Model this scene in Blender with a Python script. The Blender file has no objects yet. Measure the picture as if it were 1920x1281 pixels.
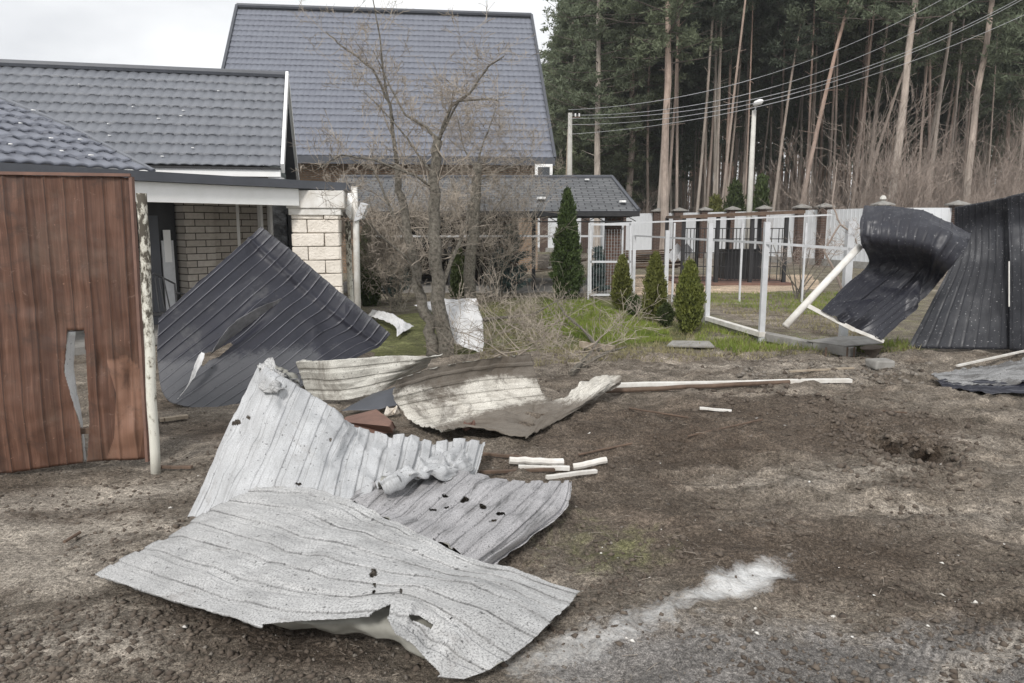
import bpy, math, random
import numpy as np
from mathutils import Vector, noise as mn
R = math.radians
rng = np.random.default_rng(7)
random.seed(7)
scene = bpy.context.scene
col = scene.collection

# ------------------------------------------------------------------ camera
CAMH = 1.7
FPX = 1400.0
PITCH = math.atan((640.5 - 422.0) / FPX)
cd = bpy.data.cameras.new('camera')
cam = bpy.data.objects.new('camera', cd)
col.objects.link(cam)
cam.location = (0, 0, CAMH)
cam.rotation_euler = (math.pi / 2 - PITCH, 0, 0)
cd.sensor_width = 36.0
cd.lens = 36.0 * FPX / 1920.0
cd.clip_end = 2000
cd.clip_start = 0.05
scene.camera = cam

# ------------------------------------------------------------------ world: overcast daylight
SUN_EL, SUN_AZ = R(40), R(-166)     # azimuth measured from +Y towards +X
w = bpy.data.worlds.new('World')
scene.world = w
w.use_nodes = True
nt = w.node_tree
for n in list(nt.nodes):
    nt.nodes.remove(n)
wo = nt.nodes.new('ShaderNodeOutputWorld')
bg = nt.nodes.new('ShaderNodeBackground')
sky = nt.nodes.new('ShaderNodeTexSky')
sky.sky_type = 'NISHITA'
sky.sun_disc = False
sky.sun_elevation = SUN_EL
sky.sun_rotation = SUN_AZ
sc = nt.nodes.new('ShaderNodeMix'); sc.data_type = 'RGBA'; sc.blend_type = 'MULTIPLY'
sc.inputs[0].default_value = 1.0
sc.inputs[7].default_value = (0.1, 0.1, 0.1, 1)
nt.links.new(sky.outputs[0], sc.inputs[6])
tc = nt.nodes.new('ShaderNodeTexCoord')
mp = nt.nodes.new('ShaderNodeMapping'); mp.inputs['Scale'].default_value = (1, 1, 2.6)
ns = nt.nodes.new('ShaderNodeTexNoise'); ns.inputs['Scale'].default_value = 2.1
ns.inputs['Detail'].default_value = 5; ns.inputs['Roughness'].default_value = 0.5
cr = nt.nodes.new('ShaderNodeValToRGB')
cr.color_ramp.elements[0].position = 0.36; cr.color_ramp.elements[0].color = (0.52, 0.53, 0.55, 1)
cr.color_ramp.elements[1].position = 0.60; cr.color_ramp.elements[1].color = (0.80, 0.805, 0.81, 1)
mxs = nt.nodes.new('ShaderNodeMix'); mxs.data_type = 'RGBA'
mxs.inputs[0].default_value = 0.95
nt.links.new(tc.outputs['Generated'], mp.inputs['Vector'])
nt.links.new(mp.outputs[0], ns.inputs['Vector'])
nt.links.new(ns.outputs[0], cr.inputs[0])
nt.links.new(sc.outputs[2], mxs.inputs[6])
nt.links.new(cr.outputs[0], mxs.inputs[7])
nt.links.new(mxs.outputs[2], bg.inputs['Color'])
bg.inputs['Strength'].default_value = 0.84
nt.links.new(bg.outputs[0], wo.inputs['Surface'])

sd = bpy.data.lights.new('sun', 'SUN')
sd.energy = 1.5
sd.angle = R(10)
sd.color = (1.0, 0.965, 0.92)
sun = bpy.data.objects.new('sun', sd)
col.objects.link(sun)
dirv = Vector((math.sin(SUN_AZ) * math.cos(SUN_EL), math.cos(SUN_AZ) * math.cos(SUN_EL), math.sin(SUN_EL)))
sun.rotation_euler = dirv.to_track_quat('Z', 'Y').to_euler()
sun.location = (-10, 10, 20)
scene.view_settings.view_transform = 'Standard'
scene.view_settings.look = 'None'
scene.view_settings.exposure = 0.80
scene.view_settings.gamma = 1.0
scene.render.resolution_x, scene.render.resolution_y = 1024, 683
scene.cycles.max_bounces = 6
scene.cycles.transparent_max_bounces = 4

# ------------------------------------------------------------------ measuring helpers
CT, ST = math.cos(PITCH), math.sin(PITCH)


def ray(px, py):
    u = (px - 960.0) / FPX
    v = (640.5 - py) / FPX
    return (u, CT + v * ST, v * CT - ST)


def P(px, py, Y):
    d = ray(px, py)
    k = Y / d[1]
    return Vector((d[0] * k, Y, CAMH + d[2] * k))


def Z(px, py, z=0.0):
    d = ray(px, py)
    k = (z - CAMH) / d[2]
    return Vector((d[0] * k, d[1] * k, z))


def proj(X, Y, Zz):
    dz = Zz - CAMH
    f = Y * CT - dz * ST
    f = np.where(f < 0.05, 0.05, f)
    return 960 + FPX * X / f, 640.5 - FPX * (Y * ST + dz * CT) / f


# ------------------------------------------------------------------ object helpers
def wloc(o):
    l = Vector((0, 0, 0))
    while o is not None:
        l += Vector(o.location)
        o = o.parent
    return l


def tag(o, label=None, cat=None, group=None, kind=None):
    if label: o['label'] = label
    if cat: o['category'] = cat
    if group: o['group'] = group
    if kind: o['kind'] = kind
    return o


def empty(name, loc, label, cat, group=None):
    o = bpy.data.objects.new(name, None)
    col.objects.link(o)
    o.location = loc
    o.empty_display_size = 0.2
    return tag(o, label, cat, group)


def link_mesh(name, verts, faces, m, parent=None, smooth=False, uvs=None, mats=None, fmat=None):
    verts = np.asarray(verts, dtype=np.float64).reshape(-1, 3)
    if parent is not None:
        verts = verts - np.array(wloc(parent))
        origin = Vector((0, 0, 0))
    else:
        c = verts.mean(axis=0); c[2] = verts[:, 2].min()
        verts = verts - c
        origin = Vector(c)
    me = bpy.data.meshes.new(name)
    if isinstance(faces, np.ndarray):
        nf, k = faces.shape
        me.vertices.add(len(verts))
        me.vertices.foreach_set('co', verts.astype(np.float32).ravel())
        me.loops.add(nf * k)
        me.loops.foreach_set('vertex_index', faces.astype(np.int32).ravel())
        me.polygons.add(nf)
        me.polygons.foreach_set('loop_start', np.arange(0, nf * k, k, dtype=np.int32))
        me.polygons.foreach_set('loop_total', np.full(nf, k, dtype=np.int32))
        me.update(calc_edges=True)
        me.validate()
    else:
        me.from_pydata([tuple(v) for v in verts], [], faces)
        me.update()
    if uvs is not None:
        uvl = me.uv_layers.new(name='UVMap')
        li = np.zeros(len(me.loops), dtype=np.int32)
        me.loops.foreach_get('vertex_index', li)
        uvl.data.foreach_set('uv', np.asarray(uvs, dtype=np.float32)[li].ravel())
    if smooth:
        me.polygons.foreach_set('use_smooth', np.ones(len(me.polygons), dtype=bool))
    for mm in (mats or [m]):
        me.materials.append(mm)
    if fmat is not None:
        me.polygons.foreach_set('material_index', np.asarray(fmat, dtype=np.int32))
    o = bpy.data.objects.new(name, me)
    col.objects.link(o)
    if parent is not None:
        o.parent = parent
    else:
        o.location = origin
    return o


def copy_tree(o, parent=None):
    c = o.copy()
    col.objects.link(c)
    c.parent = parent
    for ch in list(o.children):
        copy_tree(ch, c)
    return c


class MB:
    def __init__(s):
        s.v = []; s.f = []

    def box(s, a, b, ang=0.0, piv=None, jit=0.0):
        """axis aligned box from corner a to b, turned about z by ang round piv"""
        n = len(s.v)
        pts = [(x, y, z) for z in (a[2], b[2]) for y in (a[1], b[1]) for x in (a[0], b[0])]
        if ang:
            if piv is None: piv = ((a[0] + b[0]) / 2, (a[1] + b[1]) / 2)
            ca, sa = math.cos(ang), math.sin(ang)
            pts = [(piv[0] + (x - piv[0]) * ca - (y - piv[1]) * sa, piv[1] + (x - piv[0]) * sa + (y - piv[1]) * ca, z) for x, y, z in pts]
        if jit:
            pts = [(x + random.uniform(-jit, jit), y + random.uniform(-jit, jit), z + random.uniform(-jit, jit)) for x, y, z in pts]
        s.v += pts
        s.f += [[n + i for i in q] for q in ((0, 2, 3, 1), (4, 5, 7, 6), (0, 1, 5, 4), (2, 6, 7, 3), (0, 4, 6, 2), (1, 3, 7, 5))]
        return s

    def bar(s, p, q, w, h, up=(0, 0, 1)):
        """box section beam from p to q"""
        p = Vector(p); q = Vector(q)
        t = (q - p).normalized()
        up = Vector(up)
        if abs(t.dot(up)) > 0.98: up = Vector((0, 1, 0))
        sd_ = t.cross(up).normalized()
        u2 = sd_.cross(t).normalized()
        n = len(s.v)
        for c in (p, q):
            for a, b in ((-1, -1), (1, -1), (1, 1), (-1, 1)):
                s.v.append(tuple(c + sd_ * a * w / 2 + u2 * b * h / 2))
        s.f += [[n, n + 3, n + 2, n + 1], [n + 4, n + 5, n + 6, n + 7]]
        for i in range(4):
            j = (i + 1) % 4
            s.f.append([n + i, n + j, n + 4 + j, n + 4 + i])
        return s

    def tube(s, pts, rad, sides=8, cap=True):
        pts = [Vector(p) for p in pts]
        if not hasattr(rad, '__len__'): rad = [rad] * len(pts)
        n0 = len(s.v)
        t = (pts[1] - pts[0]).normalized()
        ref = Vector((1, 0, 0)) if abs(t.x) < 0.8 else Vector((0, 1, 0))
        for i, p in enumerate(pts):
            if i == 0: t = pts[1] - pts[0]
            elif i == len(pts) - 1: t = pts[-1] - pts[-2]
            else: t = pts[i + 1] - pts[i - 1]
            if t.length < 1e-9: t = Vector((0, 0, 1))
            t.normalize()
            a = t.cross(ref)
            if a.length < 1e-4: a = t.orthogonal()
            a.normalize(); b = t.cross(a).normalized()
            ref = b.cross(t) if False else ref
            for k in range(sides):
                an = 2 * math.pi * k / sides
                s.v.append(tuple(p + (a * math.cos(an) + b * math.sin(an)) * rad[i]))
        for i in range(len(pts) - 1):
            for k in range(sides):
                k2 = (k + 1) % sides
                s.f.append([n0 + i * sides + k, n0 + i * sides + k2, n0 + (i + 1) * sides + k2, n0 + (i + 1) * sides + k])
        if cap:
            s.f.append([n0 + k for k in range(sides)][::-1])
            e = n0 + (len(pts) - 1) * sides
            s.f.append([e + k for k in range(sides)])
        return s

    def poly(s, pts):
        n = len(s.v)
        s.v += [tuple(p) for p in pts]
        s.f.append(list(range(n, n + len(pts))))
        return s

    def prism(s, pts, off):
        """closed solid: polygon pts pushed by vector off"""
        n = len(s.v); k = len(pts); off = Vector(off)
        s.v += [tuple(p) for p in pts] + [tuple(Vector(p) + off) for p in pts]
        s.f.append(list(range(n, n + k))[::-1]); s.f.append(list(range(n + k, n + 2 * k)))
        for i in range(k):
            j = (i + 1) % k
            s.f.append([n + i, n + j, n + k + j, n + k + i])
        return s

    def build(s, name, m, parent=None, smooth=False, bevel=0.0):
        o = link_mesh(name, s.v, s.f, m, parent, smooth)
        if bevel:
            b = o.modifiers.new('b', 'BEVEL'); b.width = bevel; b.segments = 2; b.limit_method = 'ANGLE'
        return o


# ------------------------------------------------------------------ material helpers
def new_mat(name, rough=0.8, metal=0.0, spec=0.5):
    m = bpy.data.materials.new(name)
    m.use_nodes = True
    t = m.node_tree
    b = t.nodes['Principled BSDF']
    b.inputs['Roughness'].default_value = rough
    b.inputs['Metallic'].default_value = metal
    b.inputs['Specular IOR Level'].default_value = spec
    return m, t, b


def N(t, typ, **kw):
    n = t.nodes.new(typ)
    for k, v in kw.items():
        if k.startswith('i_'):
            n.inputs[k[2:].replace('_', ' ')].default_value = v
        else:
            setattr(n, k, v)
    return n


def tex_noise(t, scale, detail=5, rough=0.6, vec=None, dist=0.0):
    n = N(t, 'ShaderNodeTexNoise')
    n.inputs['Scale'].default_value = scale
    n.inputs['Detail'].default_value = detail
    n.inputs['Roughness'].default_value = rough
    n.inputs['Distortion'].default_value = dist
    if vec is not None: t.links.new(vec, n.inputs['Vector'])
    return n.outputs[0]


def ramp(t, fac, stops):
    r = N(t, 'ShaderNodeValToRGB')
    e = r.color_ramp.elements
    while len(e) > 1: e.remove(e[-1])
    e[0].position = stops[0][0]
    c = stops[0][1]
    e[0].color = (c, c, c, 1) if not hasattr(c, '__len__') else (*c, 1)
    for p, c in stops[1:]:
        x = e.new(p)
        x.color = (c, c, c, 1) if not hasattr(c, '__len__') else (*c, 1)
    t.links.new(fac, r.inputs[0])
    return r.outputs[0]


def mix(t, fac, a, b, mode='MIX'):
    n = N(t, 'ShaderNodeMix', data_type='RGBA', blend_type=mode)
    for sock, v in ((n.inputs[0], fac), (n.inputs[6], a), (n.inputs[7], b)):
        if isinstance(v, (int, float)):
            sock.default_value = v if sock == n.inputs[0] else (v, v, v, 1)
        elif isinstance(v, tuple):
            sock.default_value = (*v, 1)
        else:
            t.links.new(v, sock)
    return n.outputs[2]


def math_n(t, op, a, b=None, clamp=False):
    n = N(t, 'ShaderNodeMath', operation=op, use_clamp=clamp)
    for i, v in ((0, a), (1, b)):
        if v is None: continue
        if isinstance(v, (int, float)): n.inputs[i].default_value = v
        else: t.links.new(v, n.inputs[i])
    return n.outputs[0]


def coord(t, kind='Object', scale=(1, 1, 1), rot=(0, 0, 0)):
    c = N(t, 'ShaderNodeTexCoord')
    m = N(t, 'ShaderNodeMapping')
    m.inputs['Scale'].default_value = scale
    m.inputs['Rotation'].default_value = rot
    t.links.new(c.outputs[kind], m.inputs[0])
    return m.outputs[0]


def bump(t, b, h, strength=0.3, dist=0.01):
    n = N(t, 'ShaderNodeBump')
    n.inputs['Strength'].default_value = strength
    n.inputs['Distance'].default_value = dist
    t.links.new(h, n.inputs['Height'])
    t.links.new(n.outputs[0], b.inputs['Normal'])


def simple(name, c1, c2=None, scale=6.0, rough=0.8, metal=0.0, bmp=0.15, spec=0.4, bd=0.01, detail=6):
    m, t, b = new_mat(name, rough, metal, spec)
    v = coord(t)
    n = tex_noise(t, scale, detail, 0.65, v)
    if c2 is None: c2 = tuple(x * 0.7 for x in c1)
    t.links.new(ramp(t, n, [(0.3, c2), (0.7, c1)]), b.inputs['Base Color'])
    if bmp: bump(t, b, tex_noise(t, scale * 4, 4, 0.6, v), bmp, bd)
    return m


def sheet_mat(name, base, dark, rough=0.45, metal=0.3, speck=0.5, dirt=0.3, dirtcol=(0.10, 0.075, 0.055), streak=0.3, bmp=0.25, dscale=2.2, seed=0.0, pitch=0.115, line=0.0, linecol=None, lpos=(0.14, 0.86), lw=0.020, tintcol=None, chip=None):
    """painted or zinc coated steel with speckle, dirt patches and streaks along the ribs; UV in metres"""
    m, t, b = new_mat(name, rough, metal, 0.5)
    uv = coord(t, 'UV')
    off = N(t, 'ShaderNodeVectorMath', operation='ADD'); off.inputs[1].default_value = (seed, seed * 1.7, 0)
    uv0 = uv
    t.links.new(uv, off.inputs[0]); uv = off.outputs[0]
    mpn = N(t, 'ShaderNodeMapping'); mpn.inputs['Scale'].default_value = (1.0, 9.0, 1)
    t.links.new(uv, mpn.inputs[0])
    f = tex_noise(t, 120, 4, 0.85, uv)
    c = ramp(t, f, [(0.38, dark), (0.52, base), (0.70, tuple(min(1, x * 1.15) for x in base))])
    c = mix(t, speck, base, c)
    big = tex_noise(t, 3.0, 6, 0.7, uv, 0.4)
    c = mix(t, ramp(t, big, [(0.35, 0.0), (0.75, 0.55)]), c, dark)
    st = tex_noise(t, 3.0, 6, 0.7, mpn.outputs[0])
    c = mix(t, math_n(t, 'MULTIPLY', ramp(t, st, [(0.5, 0.0), (0.72, 1.0)]), streak), c, dark)
    d = tex_noise(t, dscale, 9, 0.78, uv, 0.8)
    dm = ramp(t, d, [(0.62 - dirt * 0.35, 0.0), (0.70 - dirt * 0.3, 1.0)])
    c = mix(t, math_n(t, 'MULTIPLY', dm, min(1, 0.25 + dirt)), c, dirtcol)
    if tintcol:
        at = N(t, 'ShaderNodeAttribute', attribute_name='tint')  # mask of dust, mud and the dark sheet's painted sheen
        dn = math_n(t, 'ADD', math_n(t, 'MULTIPLY', tex_noise(t, 5, 8, 0.8, mpn.outputs[0], 0.3), 0.35), math_n(t, 'MULTIPLY', tex_noise(t, 11, 10, 0.9, uv), 0.65))
        da = ramp(t, math_n(t, 'ADD', at.outputs['Fac'], math_n(t, 'MULTIPLY', math_n(t, 'SUBTRACT', dn, 0.5), 1.8)), [(0.42, 0.0), (0.62, 1.0)])
        c = mix(t, math_n(t, 'MULTIPLY', da, 0.85), c, mix(t, f, tuple(x * .55 for x in tintcol), tintcol))
    if line:
        sx = N(t, 'ShaderNodeSeparateXYZ'); t.links.new(uv0, sx.inputs[0])
        fr_ = math_n(t, 'FRACT', math_n(t, 'ADD', math_n(t, 'DIVIDE', sx.outputs[1], pitch), 0.13))
        br_ = tex_noise(t, 2.2, 6, 0.75, uv)
        for lp_ in lpos:
            near = math_n(t, 'ABSOLUTE', math_n(t, 'SUBTRACT', fr_, lp_))
            lm = ramp(t, math_n(t, 'ADD', near, math_n(t, 'MULTIPLY', math_n(t, 'SUBTRACT', f, 0.5), 0.05)), [(lw * .4, 1.0), (lw * 1.3, 0.0)])
            lm = math_n(t, 'MULTIPLY', lm, ramp(t, br_, [(0.36, 0.05), (0.66, line)]))
            c = mix(t, lm, c, linecol or tuple(x * 0.5 for x in dark))
    sp = tex_noise(t, 38, 2, 0.5, uv)
    c = mix(t, ramp(t, sp, [(0.66, 0.0), (0.70, 0.75)]), c, chip or tuple(x * 0.35 for x in dark))
    t.links.new(c, b.inputs['Base Color'])
    t.links.new(ramp(t, big, [(0.3, rough * 0.75), (0.7, min(1, rough * 1.5))]), b.inputs['Roughness'])
    bump(t, b, math_n(t, 'ADD', tex_noise(t, 7, 5, 0.6, uv), math_n(t, 'MULTIPLY', f, 0.15)), bmp, 0.02)
    return m


def brick_mat(name, ang, c1, c2, mortar, bw, bh, msize=0.02, bmp=0.6, offs=0.5):
    m, t, b = new_mat(name, 0.9, 0, 0.2)
    g = N(t, 'ShaderNodeNewGeometry')
    sx = N(t, 'ShaderNodeSeparateXYZ'); t.links.new(g.outputs['Position'], sx.inputs[0])
    u = math_n(t, 'ADD', math_n(t, 'MULTIPLY', sx.outputs[0], math.cos(ang)), math_n(t, 'MULTIPLY', sx.outputs[1], math.sin(ang)))
    cb = N(t, 'ShaderNodeCombineXYZ')
    t.links.new(u, cb.inputs[0]); t.links.new(sx.outputs[2], cb.inputs[1])
    br = N(t, 'ShaderNodeTexBrick')
    br.offset = offs
    br.inputs['Scale'].default_value = 1.0
    br.inputs['Brick Width'].default_value = bw
    br.inputs['Row Height'].default_value = bh
    br.inputs['Mortar Size'].default_value = msize
    br.inputs['Color1'].default_value = (*c1, 1)
    br.inputs['Color2'].default_value = (*c2, 1)
    br.inputs['Mortar'].default_value = (*mortar, 1)
    t.links.new(cb.outputs[0], br.inputs['Vector'])
    n = tex_noise(t, 12, 6, 0.7, cb.outputs[0])
    c = mix(t, 0.5, br.outputs[0], ramp(t, n, [(0.3, 0.45), (0.7, 1.0)]), 'MULTIPLY')
    t.links.new(c, b.inputs['Base Color'])
    h = math_n(t, 'SUBTRACT', math_n(t, 'MULTIPLY', n, 0.4), br.outputs['Fac'])
    bump(t, b, h, bmp, 0.02)
    return m


def leaf_mat(name, c1, c2, c3=None, scale=2.5, rough=0.65, trans=0.0):
    m, t, b = new_mat(name, rough, 0, 0.25)
    v = coord(t)
    n = tex_noise(t, scale, 3, 0.6, v)
    oi = N(t, 'ShaderNodeObjectInfo')
    c = ramp(t, n, [(0.3, c1), (0.7, c2)])
    if c3: c = mix(t, math_n(t, 'MULTIPLY', oi.outputs['Random'], 0.7), c, c3)
    fine = tex_noise(t, scale * 12, 2, 0.5, v)
    c = mix(t, 0.6, c, ramp(t, fine, [(0.3, 0.45), (0.7, 1.15)]), 'MULTIPLY')
    t.links.new(c, b.inputs['Base Color'])
    if trans:
        tl = N(t, 'ShaderNodeBsdfTranslucent'); t.links.new(c, tl.inputs['Color'])
        ms = N(t, 'ShaderNodeMixShader'); ms.inputs[0].default_value = trans
        t.links.new(b.outputs[0], ms.inputs[1]); t.links.new(tl.outputs[0], ms.inputs[2])
        t.links.new(ms.outputs[0], t.nodes['Material Output'].inputs['Surface'])
    return m


def roof_mat(name, c1, c2, rough=0.35):
    m, t, b = new_mat(name, rough, 0.0, 0.6)
    v = coord(t)
    n = tex_noise(t, 1.3, 6, 0.65, v)
    c = ramp(t, n, [(0.3, c1), (0.7, c2)])
    f = tex_noise(t, 16, 5, 0.7, v)
    c = mix(t, 0.35, c, ramp(t, f, [(0.3, 0.5), (0.7, 1.2)]), 'MULTIPLY')
    t.links.new(c, b.inputs['Base Color'])
    t.links.new(ramp(t, f, [(0.3, rough * 0.8), (0.7, rough * 1.5)]), b.inputs['Roughness'])
    return m


M = {}
M['zinc'] = sheet_mat('grey_primer_steel', (0.54, 0.54, 0.535), (0.12, 0.12, 0.12), 0.6, 0.0, 0.95, 0.16, (0.17, 0.15, 0.135), 0.5, 0.25, line=1.0, lw=0.026)
M['zinc_b'] = sheet_mat('grey_primer_steel_bright', (0.56, 0.57, 0.58), (0.20, 0.20, 0.20), 0.5, 0.0, 0.55, 0.10, (0.2, 0.18, 0.16), 0.6, 0.25, seed=3, pitch=0.125, line=0.8)
M['zinc_c'] = sheet_mat('grey_primer_steel_streaked', (0.48, 0.47, 0.48), (0.10, 0.10, 0.10), 0.6, 0.0, 0.85, 0.12, (0.13, 0.12, 0.11), 1.0, 0.25, seed=5, line=0.9)
M['cream'] = sheet_mat('cream_primer_steel', (0.72, 0.71, 0.65), (0.22, 0.205, 0.18), 0.6, 0.0, 0.75, 0.36, (0.13, 0.11, 0.09), 0.7, 0.25, seed=7, pitch=0.10, line=0.9)
M['muddy'] = sheet_mat('mud_splashed_steel', (0.76, 0.735, 0.67), (0.22, 0.195, 0.16), 0.75, 0.0, 0.85, 0.36, (0.062, 0.047, 0.035), 0.6, 0.5, 2.6, seed=9, tintcol=(0.11, 0.085, 0.062), pitch=0.10, line=0.9)
M['white_sh'] = sheet_mat('white_coated_steel', (0.76, 0.76, 0.76), (0.38, 0.38, 0.38), 0.5, 0.0, 0.3, 0.06, (0.2, 0.18, 0.16), 0.5, 0.2, seed=11)
M['black_sh'] = sheet_mat('graphite_coated_steel', (0.020, 0.021, 0.032), (0.010, 0.010, 0.016), 0.42, 0.0, 0.4, 0.16, (0.12, 0.12, 0.12), 0.3, 0.12, 0.9, seed=13, tintcol=(0.11, 0.112, 0.122), line=0.9, linecol=(0.30, 0.30, 0.33), lpos=(0.47,), lw=0.022)
M['black_fence'] = sheet_mat('graphite_fence_steel', (0.025, 0.027, 0.034), (0.012, 0.013, 0.018), 0.5, 0.0, 0.6, 0.10, (0.12, 0.12, 0.12), 0.8, 0.1, 1.6, seed=17, chip=(0.28, 0.28, 0.29), pitch=0.10, line=0.6, linecol=(0.012, 0.012, 0.014), lpos=(0.5,), lw=0.05)
M['dark_grey_sh'] = sheet_mat('scorched_grey_steel', (0.34, 0.34, 0.34), (0.06, 0.06, 0.06), 0.6, 0.0, 0.8, 0.4, (0.05, 0.045, 0.04), 1.0, 0.25, seed=25, pitch=.06, line=1.0)
M['black_gloss'] = sheet_mat('creased_graphite_steel', (0.024, 0.025, 0.034), (0.012, 0.012, 0.018), 0.42, 0.0, 0.4, 0.14, (0.13, 0.13, 0.13), 0.5, 0.15, 1.3, seed=19, pitch=0.10, line=0.7, linecol=(0.006, 0.006, 0.008), lpos=(0.40,), lw=0.03, chip=(0.25, 0.25, 0.26))
M['flap'] = simple('sheen_graphite_steel', (0.30, 0.30, 0.31), (0.12, 0.12, 0.125), 9, 0.4)  # flap's sheen painted as a paler grey than the dark sheet
M['zinc_under'] = simple('sheet_underside', (0.34, 0.335, 0.30), (0.18, 0.175, 0.15), 5, 0.6)
M['dark_under'] = simple('sheet_dark_underside', (0.05, 0.05, 0.055), (0.03, 0.03, 0.035), 5, 0.5)
M['tile'] = roof_mat('graphite_roof_tile', (0.150, 0.160, 0.182), (0.185, 0.195, 0.218), 0.55)
M['tile_big'] = roof_mat('graphite_roof_tile_far', (0.155, 0.165, 0.20), (0.185, 0.198, 0.235), 0.6)
M['fascia'] = simple('dark_fascia', (0.085, 0.09, 0.105), (0.065, 0.07, 0.08), 3, 0.45, bmp=0.05)
M['white'] = simple('white_paint', (0.88, 0.88, 0.87), (0.80, 0.80, 0.78), 3, 0.6, bmp=0.05)
M['white_dirty'] = simple('weathered_white_paint', (0.80, 0.79, 0.76), (0.55, 0.52, 0.47), 6, 0.7, bmp=0.1)
M['siding'] = simple('grey_green_siding', (0.22, 0.25, 0.24), (0.18, 0.20, 0.19), 3, 0.6)
M['soffit'] = simple('porch_ceiling', (0.42, 0.43, 0.42), (0.36, 0.37, 0.36), 2, 0.7)
M['stone'] = simple('cream_rough_stone', (0.88, 0.82, 0.74), (0.72, 0.66, 0.58), 7, 0.9, bmp=0.8, bd=0.03)
M['mortar'] = simple('stone_mortar', (0.30, 0.27, 0.235), (0.2, 0.18, 0.155), 10, 0.95)
M['brick_house'] = brick_mat('cream_brick_house', 0.55, (0.50, 0.44, 0.37), (0.38, 0.33, 0.28), (0.05, 0.045, 0.04), 0.42, 0.15, 0.012)
M['brick_pillar'] = brick_mat('brown_brick_pillar', 0.3, (0.13, 0.075, 0.055), (0.09, 0.055, 0.045), (0.16, 0.15, 0.14), 0.25, 0.075, 0.01)
M['dark_brick'] = brick_mat('shaded_brick', 0.0, (0.045, 0.035, 0.03), (0.03, 0.025, 0.022), (0.05, 0.045, 0.04), 0.25, 0.075, 0.01)  # brown brick darkened to paint in the shade inside the pavilion
M['brick_tan'] = brick_mat('tan_brick', 0.0, (0.34, 0.23, 0.15), (0.28, 0.19, 0.13), (0.25, 0.23, 0.2), 0.25, 0.075, 0.01)
M['shingle'] = None
M['glass'] = simple('dark_window_glass', (0.02, 0.025, 0.032), (0.012, 0.014, 0.018), 1.5, 0.08, bmp=0, spec=0.9)
M['black_metal'] = simple('black_metal', (0.03, 0.03, 0.032), (0.018, 0.018, 0.02), 8, 0.5)
M['grey_metal'] = simple('grey_painted_metal', (0.62, 0.63, 0.65), (0.48, 0.49, 0.50), 7, 0.45, bmp=0.05)
M['concrete'] = simple('concrete', (0.34, 0.33, 0.31), (0.20, 0.19, 0.175), 7, 0.9, bmp=0.4)
M['concrete_pole'] = simple('pale_concrete', (0.62, 0.61, 0.57), (0.50, 0.49, 0.45), 3, 0.85)
M['panel_wall'] = simple('white_fence_panel', (0.72, 0.74, 0.76), (0.60, 0.62, 0.64), 0.6, 0.5, bmp=0.03)
M['bark'] = simple('apple_bark', (0.30, 0.275, 0.23), (0.055, 0.048, 0.038), 26, 0.95, bmp=1.0, bd=0.03)
M['twig'] = simple('tan_twig', (0.36, 0.315, 0.26), (0.20, 0.17, 0.14), 6, 0.9)
M['twig_red'] = simple('brown_twig', (0.36, 0.30, 0.26), (0.24, 0.195, 0.165), 3, 0.9)
M['thuja'] = leaf_mat('thuja_foliage', (0.035, 0.058, 0.022), (0.085, 0.125, 0.035), (0.05, 0.06, 0.02), 5)
M['thuja_light'] = leaf_mat('thuja_foliage_olive', (0.085, 0.105, 0.025), (0.19, 0.21, 0.05), (0.10, 0.085, 0.03), 5)
M['spruce'] = leaf_mat('blue_spruce_needles', (0.035, 0.065, 0.06), (0.09, 0.125, 0.12), None, 4)
M['needle'] = leaf_mat('pine_needles', (0.12, 0.155, 0.11), (0.215, 0.25, 0.18), (0.20, 0.225, 0.12), 0.6, trans=.35)
M['grass'] = leaf_mat('grass_blades', (0.15, 0.22, 0.035), (0.32, 0.38, 0.08), None, 1.2, trans=.3)
M['drygrass'] = leaf_mat('dry_grass_blades', (0.22, 0.20, 0.10), (0.34, 0.30, 0.17), None, 1.2)
M['stonebit'] = simple('stones', (0.26, 0.235, 0.205), (0.10, 0.085, 0.07), 9, 0.95)
M['clod'] = simple('soil_clods', (0.16, 0.132, 0.106), (0.065, 0.05, 0.04), 6, 1.0)
M['wood'] = simple('splintered_wood', (0.42, 0.36, 0.28), (0.25, 0.20, 0.15), 8, 0.9, bmp=0.4)
M['rustpipe'] = simple('rusty_pipe', (0.16, 0.11, 0.08), (0.08, 0.055, 0.04), 10, 0.85)
M['tread'] = simple('red_clay', (0.22, 0.13, 0.10), (0.13, 0.08, 0.065), 6, 0.9)


def shingle_material():
    m, t, b = new_mat('grey_shingles', 0.85, 0, 0.3)
    uv = coord(t, 'UV')
    br = N(t, 'ShaderNodeTexBrick'); br.offset = 0.5
    for k, v in (('Scale', 1.0), ('Brick Width', 0.34), ('Row Height', 0.15), ('Mortar Size', 0.018)):
        br.inputs[k].default_value = v
    br.inputs['Color1'].default_value = (0.115, 0.12, 0.125, 1)
    br.inputs['Color2'].default_value = (0.16, 0.165, 0.17, 1)
    br.inputs['Mortar'].default_value = (0.05, 0.05, 0.055, 1)
    t.links.new(uv, br.inputs['Vector'])
    n = tex_noise(t, 6, 6, 0.7, uv)
    t.links.new(mix(t, 0.5, br.outputs[0], ramp(t, n, [(0.3, 0.6), (0.7, 1.3)]), 'MULTIPLY'), b.inputs['Base Color'])
    bump(t, b, math_n(t, 'SUBTRACT', 0.5, br.outputs['Fac']), 0.5, 0.02)
    return m


M['shingle'] = shingle_material()


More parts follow.
